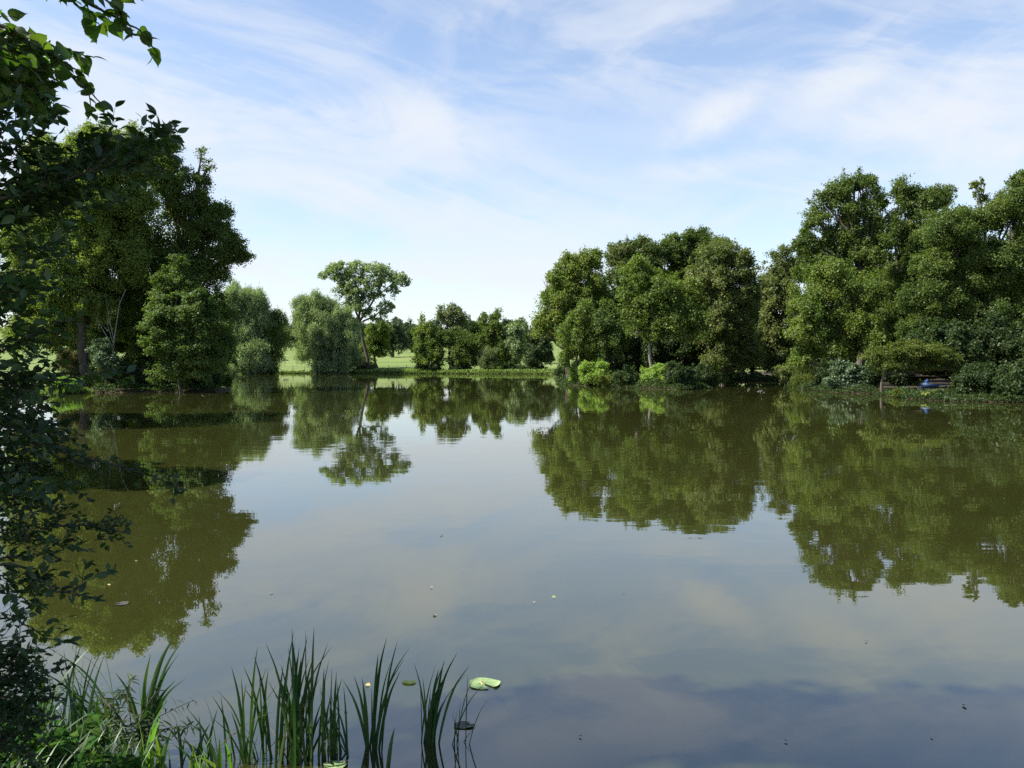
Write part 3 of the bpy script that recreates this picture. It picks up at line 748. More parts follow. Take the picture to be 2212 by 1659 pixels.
bare_tree('dead_tree', 'bare grey branches of a dead tree reaching left from the island edge', 95,
          [([(1226, 790), (1214, 740), (1196, 690), (1186, 640), (1180, 600)], .14), ([(1192, 690), (1170, 690), (1150, 678), (1140, 682)], .05), ([(1190, 672), (1172, 655), (1156, 652)], .045), ([(1170, 688), (1156, 670), (1150, 660)], .03),
           ([(1188, 650), (1176, 636), (1166, 632)], .035), ([(1195, 705), (1168, 706), (1145, 702)], .05), ([(1165, 706), (1152, 696), (1146, 690)], .03), ([(1197, 725), (1172, 728), (1150, 716)], .05), ([(1184, 628), (1176, 612), (1170, 602)], .035), ([(1176, 612), (1180, 600), (1174, 594)], .03), ([(1160, 652), (1154, 644), (1150, 646)], .025), ([(1172, 655), (1166, 646), (1168, 640)], .025)], (1236, 824), mat='bark')

tree('sycamore_tree', 'tree at the back of the island wood seen through gaps in the front trees', 'tree', 106, (1400, 824),
     [(1300, 690, 60, 80), (1390, 670, 70, 90), (1480, 660, 70, 90), (1340, 770, 60, 50), (1440, 760, 70, 60), (1540, 740, 50, 70)], 'dark', trunk=.35, br=1.2, leaf=.42)
# ---- right bank
rk = dict(br=.9, leaf=.25, dens=1.0)
tree('ash_tree', 'narrow grey green tree standing in the gap between the island and the right bank', 'tree', 106, (1690, 822),
     [(1690, 556, 20, 24), (1668, 590, 26, 28), (1706, 598, 26, 36), (1680, 645, 36, 46), (1700, 715, 36, 46), (1662, 715, 26, 46), (1680, 775, 36, 32), (1650, 625, 14, 22)], 'maple', trunk=.3, br=1.0, leaf=.33)
tree('yew_tree', 'dark tree at the back of the shaded water channel behind the island', 'tree', 114, (1625, 822),
     [(1630, 680, 36, 56), (1640, 756, 46, 50), (1590, 775, 46, 40), (1690, 780, 46, 36), (1550, 770, 40, 50)], 'dark', trunk=.35, br=1.1, leaf=.42)
tree('oak_tree', 'tall open topped oak on the right bank with sky showing between its limbs', 'tree', 80, (1850, 842),
     [(1872, 393, 24, 22), (1846, 404, 26, 18), (1816, 418, 30, 20), (1782, 440, 30, 22), (1768, 480, 26, 28), (1745, 520, 24, 24), (1728, 540, 16, 18), (1835, 452, 34, 22), (1880, 430, 22, 30), (1860, 490, 46, 36), (1810, 510, 40, 26), (1868, 545, 54, 50), (1800, 560, 56, 44), (1760, 585, 40, 40)], 'oak', trunk=.5, hole=.18, fork=(1862, 560), fill=.15, br=.85, leaf=.26, per=9)
tree('field_maple', 'olive lit leafy tree in front of the open topped oak on the right bank', 'tree', 73, (1800, 841),
     [(1800, 618, 54, 46), (1856, 628, 44, 46), (1752, 660, 40, 50), (1826, 690, 62, 46), (1742, 725, 36, 46), (1790, 748, 46, 46), (1860, 735, 46, 54), (1732, 775, 22, 30)], 'mid', trunk=.3, **rk)
tree('oak_tree', 'rounded dark green tree crown between the open topped oak and the leaning alder', 'tree', 84, (1960, 843),
     [(1954, 420, 26, 24), (1984, 448, 36, 36), (2028, 432, 34, 30), (2000, 520, 54, 56), (1930, 500, 26, 42), (1958, 600, 46, 56), (1900, 440, 16, 16), (1932, 680, 40, 54), (1925, 745, 42, 44), (1960, 790, 40, 36)], 'oak', trunk=.4, hole=.08, **rk)
tree('alder_tree', 'big dense alder on the right bank bulging out over the water', 'tree', 68, (2090, 856),
     [(2055, 500, 54, 46), (2130, 470, 52, 44), (2195, 455, 46, 46), (2016, 578, 40, 46), (2095, 588, 74, 62), (2178, 580, 64, 74), (1985, 648, 40, 42), (2050, 675, 62, 50), (1972, 712, 28, 30), (2130, 695, 72, 64), (2200, 700, 56, 74)], 'oak', trunk=.4, br=.9, leaf=.22)
tree('oak_tree', 'tree at the right edge of the view with its crown cut by the frame', 'tree', 70, (2240, 862),
     [(2206, 394, 18, 26), (2240, 420, 46, 46), (2250, 540, 60, 90), (2280, 680, 70, 100), (2250, 780, 60, 60)], 'oak', trunk=.45, br=.9, leaf=.26)
tree('ash_sapling', 'thin wispy shoot standing above the crowns near the right edge', 'tree', 72, (2112, 855), [(2106, 400, 10, 7), (2118, 396, 9, 7), (2112, 416, 9, 12), (2122, 430, 12, 10)], 'mid', trunk=.1, br=.35, leaf=.22, dens=.7, fill=.1)
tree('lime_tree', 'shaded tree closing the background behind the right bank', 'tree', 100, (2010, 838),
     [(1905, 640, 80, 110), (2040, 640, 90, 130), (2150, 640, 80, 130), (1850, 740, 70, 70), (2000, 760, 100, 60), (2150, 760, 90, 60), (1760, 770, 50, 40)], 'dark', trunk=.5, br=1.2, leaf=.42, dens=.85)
tree('hawthorn_tree', 'low spreading olive tree with short crooked trunk at the right bank water edge', 'tree', 61.5, (1904, 850),
     [(1925, 765, 44, 20), (1982, 758, 44, 26), (2028, 775, 40, 22), (1912, 788, 32, 16), (1998, 796, 36, 12), (2058, 792, 26, 16), (1890, 770, 22, 16)], 'hawthorn_lit', trunk=.13, br=.55, leaf=.17, fork=(1918, 792), flat=.4, up=.7)
shrub('laurel_shrub', 'pale blue green layered shrub reaching down to the water on the right bank', 61, (1845, 848),
     [(1806, 795, 13, 22), (1838, 800, 22, 20), (1866, 808, 26, 22), (1800, 828, 16, 16), (1840, 830, 36, 18), (1885, 832, 24, 16)], 'bluegreen', br=.5, leaf=.2, flat=.3, up=.85, dens=.8)
shrub('weeping_shrub', 'yellowish shrub trailing into the water left of the pale layered shrub', 71, (1732, 838), [(1730, 785, 12, 22), (1734, 812, 18, 20), (1722, 825, 16, 12), (1745, 826, 14, 12)], 'hawthorn_lit', style='willow', br=.55, leaf=.2, dens=.8)
shrub('sallow_bush', 'grey green bush hanging over the dark channel water left of the yellowish trailing shrub', 78, (1692, 834), [(1690, 805, 18, 14), (1704, 818, 12, 10)], 'maple', **sk)
tree('holly_tree', 'shaded holly filling the dark space below the dense alder on the right bank', 'tree', 65, (2090, 858),
     [(2060, 750, 60, 60), (1990, 770, 40, 50), (2130, 760, 60, 70), (2190, 770, 50, 70), (2090, 815, 60, 34), (2170, 815, 60, 40), (1930, 800, 30, 30)], 'dark', trunk=.2, br=.9, leaf=.3)
shrub('rhododendron', 'large dark shrub at the water edge below the dense alder', 55, (2120, 866), [(2085, 838, 26, 28), (2112, 830, 34, 36), (2150, 842, 36, 28), (2130, 820, 40, 40)], 'dark', br=.55, leaf=.2)
shrub('rhododendron', 'dark shrub at the water edge where the right bank meets the frame', 51.5, (2205, 869), [(2190, 842, 30, 30), (2225, 840, 40, 34), (2210, 815, 40, 36)], 'dark', br=.55, leaf=.2)
shrub('yew_bush', 'dark bush in the shade behind the yellowish trailing shrub on the right bank', 82, (1770, 820), [(1750, 812, 26, 22), (1785, 808, 28, 26), (1820, 815, 24, 20)], 'dark', br=.6, leaf=.24)
shrub('yew_bush', 'dark bush in deep shade behind the crooked trunk on the right bank', 66, (1940, 825), [(1930, 815, 26, 22), (1890, 812, 22, 24), (1960, 812, 24, 20), (2010, 808, 26, 18)], 'dark', br=.6, leaf=.24)
shrub('young_elder', 'small bright green bush standing just left of the dull blue cart', 60, (1975, 842), [(1968, 830, 10, 9), (1980, 828, 9, 9), (1976, 838, 12, 7)], 'lime_green', br=.28, leaf=.16)
shrub('trailing_plant', 'yellow green plant trailing over the bank into the water below the blue cart', 54.3, (2018, 862), [(2002, 855, 11, 8), (2020, 857, 12, 7), (2040, 854, 11, 9), (2034, 860, 12, 6)], 'hang', br=.22, leaf=.15, flat=.5, bz=.08)
shrub('grass_tussock', 'small olive tussock on the bank edge left of the trailing yellow plant', 57, (1938, 856), [(1936, 850, 11, 7), (1946, 852, 8, 6)], 'hawthorn_lit', br=.2, leaf=.13, bz=.08)
# trees further along the left bank, beyond the edge of the picture: their shadows lie on the pond
def bank_tree(label, x, y, h, rr, seed):
    z = gz(x, y); root = thing('bank_tree', label, 'tree', (x, y, z)); r = np.random.default_rng(seed)
    T, Ls = Tubes(), Leaves()
    fork = np.array([.2, .1, h * .45]); T.add(curve([(0, 0, -.3), (.1, 0, h * .2), fork], 8), np.linspace(.3, .18, 9), 9)
    for k in range(9):
        c = np.array([r.normal(0, rr * .45), r.normal(0, rr * .45), h * r.uniform(.5, .86)]); rd = rr * r.uniform(.45, .6)
        T.add(curve([fork, (fork + c) / 2 + r.normal(0, .2, 3), c], 8), np.linspace(.12, .04, 9), 6)
        n = 3200; d = rdirs(n, r); p = c + d * rd * (r.random(n) ** .4)[:, None] * (1 + .25 * np.sin(d[:, :1] * 6 + k) * np.sin(d[:, 1:2] * 5))
        Ls.add(T_DIA, p, unit(d + .6 * r.normal(size=d.shape) + [0, 0, .5]), unit(r.normal(size=d.shape)), .26 * r.uniform(.7, 1.3, n), 1.0)
    link('crown', Ls.mesh('bank_tree_leaves', M['mid']), root); link('trunk', T.mesh('bank_tree_wood', M['bark']), root)
bank_tree('tall tree on the left bank between the olive green tree and the near hawthorn', -27.5, 33, 17, 4.4, 1)
bank_tree('smaller left bank tree standing nearest the hawthorn', -19, 16.5, 11.5, 3.4, 2)
import sys; print('tree leaves', NLEAF[0], file=open('/tmp/nleaf','w'))
# ------------------------------------------------------------------ far shore details
M['grass'] = leaf_mat('bank_grass', (.16, .24, .05), (.22, .28, .08), trans=.3, vscale=.4)
M['reed'] = leaf_mat('reed_leaves', (.11, .2, .035), (.15, .25, .05), trans=.4, vscale=2)
M['iris'] = leaf_mat('iris_leaves', (.028, .062, .014), (.042, .085, .02), trans=.3, gloss=.035, rough=.45, vscale=2.5, var=.3)
M['iris_lit'] = leaf_mat('young_iris_leaves', (.085, .17, .02), (.13, .22, .035), trans=.45, gloss=.05, vscale=3, var=.35)  # same iris leaves, with sunlight put into a brighter green
M['near_dark'] = leaf_mat('shrub_leaves', (0.024, 0.048, 0.013), (0.037, 0.068, 0.018), trans=.25, gloss=.04, rough=.5, vscale=3, var=.35)
M['near_haw'] = leaf_mat('hawthorn_spray_leaves', (0.022, 0.042, 0.012), (0.035, 0.058, 0.017), trans=.22, gloss=.03, rough=.5, vscale=3)
M['near_lime'] = leaf_mat('lime_tree_leaves', (.035, .062, .016), (.05, .085, .02), trans=.48, gloss=.035, rough=.45, vscale=4, var=.3, warm=(1.9, 2.3, .5))
M['nettle'] = leaf_mat('nettle_leaves', (0.030, 0.075, 0.015), (0.048, 0.106, 0.021), trans=.35, gloss=.0, vscale=3, var=.4)
M['willowherb'] = leaf_mat('willowherb_leaves', (.04, .065, .025), (.06, .085, .03), trans=.3, vscale=3)
M['lily'] = rough_mat('lily_pad', (.13, .21, .075), (.24, .32, .14), 14, .45)
M['fallen'] = rough_mat('fallen_leaf', (.3, .24, .12), (.5, .42, .24), 30, .6)
M['fallen_dark'] = rough_mat('sodden_leaf', (.03, .032, .025), (.07, .065, .045), 30, .5)
M['bud'] = rough_mat('dry_petal', (.4, .25, .08), (.6, .45, .2), 25, .6)

def blades_stuff(name, label, cat, pts, h, mat, group=None, kind=None, w=.05, lean=.25, seed=1, n_per=1):
    r = np.random.default_rng(seed)
    pts = np.repeat(np.asarray(pts, float), n_per, 0)
    n = len(pts)
    hh = h * r.uniform(.55, 1.15, n)
    az = r.uniform(0, 2 * math.pi, n); ln = hh * lean * r.uniform(.2, 1.4, n)
    dirn = np.stack([np.cos(az), np.sin(az), np.zeros(n)], -1)
    sd = np.stack([-np.sin(az + r.normal(0, .7, n)), np.cos(az), np.zeros(n)], -1)
    st = [(0, 1), (.5, .85), (.85, .4), (1, .02)]
    V = []
    for t, ww in st:
        c = pts + dirn * (ln * t * t)[:, None] + np.stack([0 * hh, 0 * hh, hh * (t - .12 * lean * t * t)], -1)
        V += [c + sd * w * ww * .5, c - sd * w * ww * .5]
    V = np.stack(V, 1)
    base = np.array([[0, 1, 3, 2], [2, 3, 5, 4], [4, 5, 7, 6]])
    Fc = base[None] + (np.arange(n) * 8)[:, None, None]
    o = link(name, raw_mesh(name, V.reshape(-1, 3), Fc.reshape(-1, 4), 4, M[mat]))
    tag(o, label, cat, group, kind)
    return o
def strip_points(pa, pb, n, depth, D_from, seed=1, band=(0, 1)):
    """random ground points between two picture columns, from the waterline back over `depth` metres."""
    r = np.random.default_rng(seed)
    out = []
    x = r.uniform(pa, pb, n * 2); y = D_from + r.random(n * 2) ** 1.3 * depth
    X = (x - CX) / F * y
    z = height(np.stack([X, y], -1))
    k = z > .02
    return np.stack([X, y, z], -1)[k][:n]

blades_stuff('bank_grass', 'long bright green grass along the far shore below the flat topped tree', 'grass', strip_points(762, 905, 5200, 5.5, 165.5, 4), .62, 'grass', kind='stuff', w=.14, seed=4, lean=.5)
blades_stuff('bank_grass', 'rough grass along the far shore under the middle clump and towards the island', 'grass', strip_points(905, 1215, 4200, 4, 164.5, 5), .5, 'grass', kind='stuff', w=.16, seed=5)
blades_stuff('meadow_edge_grass', 'short grass edge of the open meadow left of the broad willow', 'grass', strip_points(575, 665, 1500, 2.2, 165.5, 6), .32, 'grass', kind='stuff', w=.14, seed=6)
rp = strip_points(112, 186, 900, 2.2, 62.2, 7)
blades_stuff('reed_bed', 'patch of bright green reeds at the water edge of the left bank', 'reeds', rp, 1.15, 'reed', kind='stuff', w=.09, seed=7, lean=.3)
blades_stuff('woodland_fringe', 'sparse grass and sedge along the island and right bank waterline', 'grass',
             np.vstack([strip_points(1220, 1540, 900, 4, 74, 8), strip_points(1725, 2212, 1400, 8, 50, 9)]), .35, 'oak', kind='stuff', w=.05, seed=8)

def undergrowth(name, label, pts, half_in, h, mat, seed, leaf=.16, per_m=260):
    r = np.random.default_rng(seed); pts = np.asarray(pts, float)
    seg = np.linalg.norm(np.diff(pts, axis=0), axis=1); d = np.concatenate([[0], np.cumsum(seg)])
    n = int(d[-1] * per_m); k = r.uniform(0, d[-1], n)
    p = np.stack([np.interp(k, d, pts[:, 0]), np.interp(k, d, pts[:, 1])], -1)
    g = np.stack([np.interp(k, d, np.gradient(pts[:, 0], d)), np.interp(k, d, np.gradient(pts[:, 1], d))], -1)
    nrm2 = unit(np.stack([-g[:, 1], g[:, 0]], -1))
    off = r.uniform(-.35, half_in, n)
    cand = p + nrm2 * off[:, None]; s1, _ = land_sdf(cand)
    flip = (off > .3) & (s1 < 0); cand[flip] = (p - nrm2 * off[:, None])[flip]
    z0 = np.maximum(0, height(cand))
    hh = h * (.45 + .75 * (.5 + .5 * np.sin(k * 1.1 + seed)) * (.5 + .5 * np.sin(k * 2.7)) ) * np.clip((off + .6) / .8, .3, 1)
    z = z0 + .03 + hh * r.random(n) ** .6
    c = np.stack([cand[:, 0], cand[:, 1], z], -1)
    Ls = Leaves(); Ls.add(T_DIA, c, unit(r.normal(size=(n, 3)) + [0, 0, .7]), unit(r.normal(size=(n, 3)) + [0, 0, -.2]), leaf * r.uniform(.6, 1.4, n), 1.0)
    tag(link(name, Ls.mesh(name, M[mat])), label, 'undergrowth', kind='stuff')
j0 = lambda q: int(np.argmin(np.linalg.norm(LAKE_R - np.array(q), axis=1)))
def shore(q0, q1):
    a, b = sorted((j0(q0), j0(q1))); return LAKE_R[a:b + 1]
undergrowth('waterside_undergrowth', 'low dark undergrowth hanging over the water along the foot of the left bank trees', shore(W(470, 847), W(190, 849)), 1.6, .8, 'dark', 31)
undergrowth('waterside_undergrowth', 'short dark growth at the water edge around the bright green reeds', shore(W(190, 849), W(80, 860)), 1.0, .35, 'mid', 36)
undergrowth('waterside_undergrowth', 'low dark undergrowth hanging over the water all round the foot of the island', ISLE_R, 1.2, .7, 'dark', 32)
undergrowth('waterside_undergrowth', 'low olive undergrowth hanging over the water along the right bank', shore(W(2212, 870), W(1717, 836.5)), 1.0, .42, 'dark', 33, .13, 380)
undergrowth('waterside_undergrowth', 'dark undergrowth along the back of the shaded channel behind the island', shore(W(1717, 836.5), (22, 140)), 2.0, 1.1, 'dark', 34, .3, 160)

undergrowth('bank_edge_growth', 'narrow dark rough growth along the undercut edge of the far shore', shore(W(1210, 809), W(520, 807.3)), .5, .4, 'oak', 35, .26, 70)
def post_fence(name, label, xs, y0, D, h, wire=True):
    b0 = pt(xs[0], y0, D); loc = np.array([b0[0], b0[1], gz(b0[0], b0[1])])
    root = thing(name, label, 'fence', loc)
    tops = []
    for i, x in enumerate(xs):
        p = pt(x, y0, D); z = gz(p[0], p[1]); q = np.array([p[0], p[1], z]) - loc
        T = Tubes(); lean = np.array([.04 * math.sin(i * 2.3), 0, 0])
        T.add([q - [0, 0, .3], q + [0, 0, h * .5] + lean * .5, q + [0, 0, h] + lean], [.075, .07, .066], 6)
        link('post', T.mesh('fence_post', M['post']), root); tops.append(q)
    if wire:
        T = Tubes()
        for f in (.45, .85):
            T.add([t + [0, 0, h * f] for t in tops], .006, 4)
        link('wire', T.mesh('fence_wire', M['dead_wood']), root)
post_fence('post_and_wire_fence', 'line of thin dark fence posts on the meadow edge left of the broad willow', [600, 607, 633, 658], 800, 169.5, 1.05)
post_fence('post_and_wire_fence', 'line of short dark fence posts in the long grass right of the leaning trunk', [840, 856, 860, 878, 899, 915], 797, 173, 1.1)

def box_mesh(bm_list, name, mat):
    """bevelled boxes (centre, size, rotz) joined in one mesh."""
    import bmesh
    bm = bmesh.new()
    from mathutils import Matrix
    for c, s, rz in bm_list:
        g = bmesh.ops.create_cube(bm, size=1)
        vs = g['verts']
        bmesh.ops.scale(bm, vec=s, verts=vs)
        bmesh.ops.rotate(bm, matrix=Matrix.Rotation(rz, 3, 'Y'), verts=vs)
        bmesh.ops.translate(bm, vec=c, verts=vs)
    bmesh.ops.bevel(bm, geom=bm.edges[:], offset=.012, segments=1, affect='EDGES')
    me = bpy.data.meshes.new(name); bm.to_mesh(me); bm.free(); me.materials.append(mat); return me

# log lying in the meadow
p = pt(617, 776, 232); z = gz(p[0], p[1])
T = Tubes(); T.add(curve([(-.75, 0, .16), (0, .05, .2), (.8, 0, .15)], 8), [.17, .2, .21, .2, .19, .18, .16, .14, .12][:9], 8)
T.add(curve([(.2, .05, .3), (.45, .1, .45)], 3), [.06, .05, .04, .03][:4], 6)
tag(link('fallen_log', T.mesh('fallen_log', M['bark']), loc=(p[0], p[1], z)), 'short dark log lying on the open meadow left of the broad willow', 'log')
# feed trough under the trees by the far shore
p = pt(1128, 796, 176); z = gz(p[0], p[1])
root = thing('feed_trough', 'low dark wooden trough with a pale top board under the trees left of the island', 'trough', (p[0], p[1], z))
M['tarred'] = rough_mat('tarred_boards', (.015, .013, .012), (.035, .03, .027), 6, .8)
M['pale_board'] = rough_mat('pale_board', (.3, .27, .23), (.45, .42, .36), 6, .8, (.5, 3, 3))
link('tub', box_mesh([((0, 0, .45), (2.3, .7, .45), 0), ((-.95, 0, .12), (.1, .6, .25), 0), ((.95, 0, .12), (.1, .6, .25), 0)], 'trough_tub', M['tarred']), root)
link('top_board', box_mesh([((.35, -.28, .715), (1.35, .18, .06), 0), ((.35, .22, .715), (1.35, .12, .06), 0)], 'trough_board', M['pale_board']), root)

# blue cart half hidden on the right bank
def cart():
    D = 59.5; c = pt(2008, 840, D); z = gz(c[0], c[1])
    root = thing('garden_cart', 'blue cart with one dark wheel half hidden under trees on the right bank', 'cart', (c[0], c[1], z))
    m, nt, N, L = new_mat('blue_paint'); out = N.new('ShaderNodeOutputMaterial'); b = N.new('ShaderNodeBsdfPrincipled')
    b.inputs['Base Color'].default_value = (.004, .024, .07, 1); b.inputs['Roughness'].default_value = .45
    n = N.new('ShaderNodeTexNoise'); n.inputs['Scale'].default_value = 9
    mr = N.new('ShaderNodeMapRange'); mr.inputs[3].default_value = .3; mr.inputs[4].default_value = .7; L.new(n.outputs['Fac'], mr.inputs[0]); L.new(mr.outputs[0], b.inputs['Roughness'])
    L.new(b.outputs[0], out.inputs[0])
    rub = rough_mat('worn_rubber', (.02, .02, .022), (.045, .043, .042), 12, .8)
    # tub: open tapered tray with thick walls
    o = np.array([[-.55, -.28, .62], [.62, -.3, .56], [.62, .3, .56], [-.55, .28, .62], [-.38, -.2, .24], [.5, -.22, .3], [.5, .22, .3], [-.38, .2, .24]])
    i = o * np.array([.93, .9, 1]) + np.array([0, 0, 0]); i[4:, 2] += .04
    v = np.vstack([o, i])
    f = [(4, 7, 6, 5), (0, 4, 5, 1), (1, 5, 6, 2), (2, 6, 7, 3), (3, 7, 4, 0), (12, 13, 14, 15), (8, 9, 13, 12), (9, 10, 14, 13), (10, 11, 15, 14), (11, 8, 12, 15), (0, 1, 9, 8), (1, 2, 10, 9), (2, 3, 11, 10), (3, 0, 8, 11)]
    link('tub', raw_mesh('cart_tub', v, np.array(f), 4, m), root)
    # blue sack in the tub
    T = Tubes(); T.add(curve([(-.2, 0, .42), (-.21, .02, .66), (-.18, .0, .84), (-.19, 0, .9)], 9), [.12, .15, .16, .15, .14, .13, .11, .09, .06, .03][:10], 10)
    sk_ = T.mesh('sack', rough_mat('blue_sacking', (.006, .035, .11), (.009, .05, .14), 14, .7)); ob = link('blue_sack', sk_, loc=(c[0], c[1], z))
    tag(ob, 'blue sack standing up in the cart on the right bank', 'sack')
    w = link('wheel', None, root, (-.68, 0, .2))
    bpy.data.objects.remove(w)
    T = Tubes(); th = np.linspace(0, 2 * math.pi, 25)
    T.add(np.stack([.16 * np.cos(th) - .68, 0 * th, .16 * np.sin(th) + .205], -1), .05, 8)
    wh = link('wheel', T.mesh('tyre', rub), root)
    T = Tubes()
    for k in range(5):
        a = k * 2 * math.pi / 5
        T.add([(-.68, 0, .205), (-.68 + .13 * math.cos(a), 0, .205 + .13 * math.sin(a))], .014, 6)
    T.add([(-.68, -.09, .205), (-.68, .09, .205)], .025, 8)
    link('hub', T.mesh('wheel_hub', M['pale_board']), wh)
    for s in (-1, 1):
        T = Tubes(); T.add(curve([(-.7, .07 * s, .2), (-.3, .14 * s, .26), (.5, .24 * s, .42), (1.1, .29 * s, .5)], 12), .018, 6)
        link('handle', T.mesh('cart_handle', m), root)
        T = Tubes(); T.add(curve([(.36, .2 * s, .32), (.42, .24 * s, .1), (.5, .24 * s, .0)], 6), .016, 6)
        link('leg', T.mesh('cart_leg', m), root)
cart()

# ------------------------------------------------------------------ near waterside plants
def blade_clump(name, label, cat, base, tips, mat, width=.022, group=None, seed=0, spread=.05, D=None, extra=0, zbase=0.0, dd=.12):
    """strap leaves from a base on the water (reference pixels) to their tips."""
    r = np.random.default_rng(seed)
    b = ptw(base[0], base[1], zbase) if D is None else pt(base[0], base[1], D)
    loc = b.copy()
    V, Fc, n = [], [], 0
    tips = list(tips); width = width * .86
    for k in range(extra):
        a = tips[r.integers(len(tips))]
        q = r.uniform(.35, .85)
        tips.append((base[0] + (a[0] - base[0]) * q * r.uniform(.4, 1.5) + r.normal(0, 6), base[1] + (a[1] - base[1]) * q))
    for tp in tips:
        t = pt(tp[0], tp[1], b[1] + r.uniform(-dd, dd))
        wd = width * (tp[2] if len(tp) > 2 else r.uniform(.75, 1.25))
        st = b + np.array([r.normal(0, spread), r.normal(0, spread * .7), -.25])
        h = t[2] - st[2]
        m1 = st + (t - st) * np.array([.22, .22, .45]); m2 = st + (t - st) * np.array([.55, .55, .78])
        c = curve([st, m1, m2, t], 15)
        k = len(c); s = np.linspace(0, 1, k)
        w = wd * np.clip(np.minimum(.55 + 1.2 * s, (1 - s) ** .75 * 1.9), 0.02, 1)
        yaw = r.uniform(-1.2, 1.2)
        sd = np.array([math.cos(yaw), math.sin(yaw), 0]); nn = np.array([-math.sin(yaw), math.cos(yaw), 0])
        V.append(np.stack([c + sd * w[:, None] * .5 + nn * w[:, None] * .12, c, c - sd * w[:, None] * .5 + nn * w[:, None] * .12], 1).reshape(-1, 3) - loc)
        i = np.arange(k - 1)[:, None] * 3
        q = np.concatenate([np.stack([i, i + 1, i + 4, i + 3], -1), np.stack([i + 1, i + 2, i + 5, i + 4], -1)], 1).reshape(-1, 4)
        Fc.append(q + n); n += k * 3
    o = link(name, raw_mesh(name, np.concatenate(V), np.concatenate(Fc), 4, M[mat], True), loc=loc)
    return tag(o, label, cat, group)
c5 = lambda L_: [(x * .3268 + 406.6, y * .3268 + 1310, *w) for x, y, *w in L_]
c4 = lambda L_: [(x * .2859 + 0, y * .2859 + 1265, *w) for x, y, *w in L_]
gi = 'yellow flag iris clumps in the shallow water'
blade_clump('iris_clump', 'iris clump farthest right, standing left of the lily pad', 'water plant', c5([(1590, 905)])[0],
            c5([(1490, 365), (1550, 465), (1635, 390, .6), (1655, 410), (1690, 360), (1735, 370), (1780, 300), (1862, 385), (1605, 530, .6), (1530, 470), (1700, 352), (1718, 430), (1600, 600), (1665, 500), (1850, 430, .6)]), 'iris', .022, gi, 1, .035, extra=4)
blade_clump('iris_clump', 'iris clump of a few fanned blades, second from the right', 'water plant', c5([(1205, 945)])[0],
            c5([(1095, 455), (1150, 470), (1255, 310), (1313, 200), (1385, 220), (1470, 260), (1430, 340), (1212, 530, .5), (1405, 420), (1340, 360), (1020, 480, .8)]), 'iris', .027, gi, 2, .03, extra=1)
blade_clump('iris_clump', 'tallest and densest iris clump, rising in the middle of the foreground', 'water plant', c5([(700, 1030)])[0],
            c5([(508, 230), (575, 275, .6), (685, 135), (700, 155), (790, 185), (832, 130), (925, 235), (955, 255), (630, 380), (660, 260), (710, 185), (735, 260), (775, 150, .5), (760, 330), (690, 220), (720, 330), (800, 340), (820, 350), (650, 420), (610, 380), (840, 420), (870, 470)]), 'iris', .023, gi, 3, .085, extra=30)
blade_clump('iris_clump', 'slender iris blades just right of the tallest clump', 'water plant', c5([(930, 960)])[0],
            c5([(980, 430), (1017, 470), (930, 350), (905, 470), (950, 400), (990, 600, .7), (870, 520), (895, 590), (960, 620)]), 'iris', .02, gi, 4, .08, extra=9)
blade_clump('iris_clump', 'sparse thin iris blades left of the tallest clump', 'water plant', c5([(440, 1010)])[0],
            c5([(155, 585), (185, 545), (285, 395), (365, 395), (435, 320), (458, 262), (470, 435), (515, 405), (385, 500), (325, 630), (215, 590), (350, 460), (530, 410), (560, 560), (600, 500), (150, 730, .7)]), 'iris', .018, gi, 5, .09, extra=12)
blade_clump('sedge_tuft', 'thin branching sedge between the right hand iris clump and the lily pad', 'water plant', c5([(1775, 912)])[0],
            c5([(2000, 468), (2010, 580), (1895, 455), (1850, 440), (1800, 625), (1912, 785), (1742, 700), (1775, 690)]), 'iris', .011, None, 6, .03, dd=.05)
blade_clump('iris_clump', 'single short iris blade with a yellowed tip in front of the fanned clump', 'water plant', c5([(1305, 1075)])[0], c5([(1365, 798)]), 'iris', .03, None, 7, .01)
blade_clump('reed_clump', 'tall thin reeds at the far left of the foreground under the shrub', 'water plant', (160, 1570),
            c4([(630, 400), (680, 460), (745, 400), (785, 530), (812, 420, .5), (580, 460, .6), (545, 540), (280, 465), (250, 465), (330, 520), (415, 500), (60, 525), (510, 460), (715, 715), (755, 680), (700, 520), (465, 470), (480, 480), (640, 520), (600, 490), (190, 600), (350, 430), (140, 560), (440, 600)]), 'iris', .02, gi, 8, .22, D=5.35, extra=40)
blade_clump('iris_clump', 'iris clump leaning right beside the leafy willowherb stems', 'water plant', (308, 1560),
            c4([(1140, 515), (1322, 370), (1390, 392), (1352, 510), (1410, 695), (880, 665), (1330, 710), (1050, 740), (1090, 700), (1180, 640), (870, 655)]), 'iris', .032, gi, 9, .035, D=5.2, extra=5)
blade_clump('young_iris', 'iris blades in painted sunlit green at the lower left edge of the water', 'water plant', (320, 1690),
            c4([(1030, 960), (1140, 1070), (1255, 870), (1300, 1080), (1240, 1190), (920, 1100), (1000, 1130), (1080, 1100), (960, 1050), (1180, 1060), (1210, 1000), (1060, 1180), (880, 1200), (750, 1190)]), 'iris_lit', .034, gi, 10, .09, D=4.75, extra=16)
blade_clump('young_iris', 'second tuft of iris blades in painted sunlit green, nearer the tallest clump', 'water plant', (445, 1700),
            c4([(1450, 1140), (1440, 1180), (1525, 1190), (1620, 1100), (1725, 1050), (1480, 1190), (1350, 1210), (1660, 1150), (1580, 1200), (1700, 1180)]), 'iris_lit', .03, gi, 11, .1, D=4.85, extra=8)

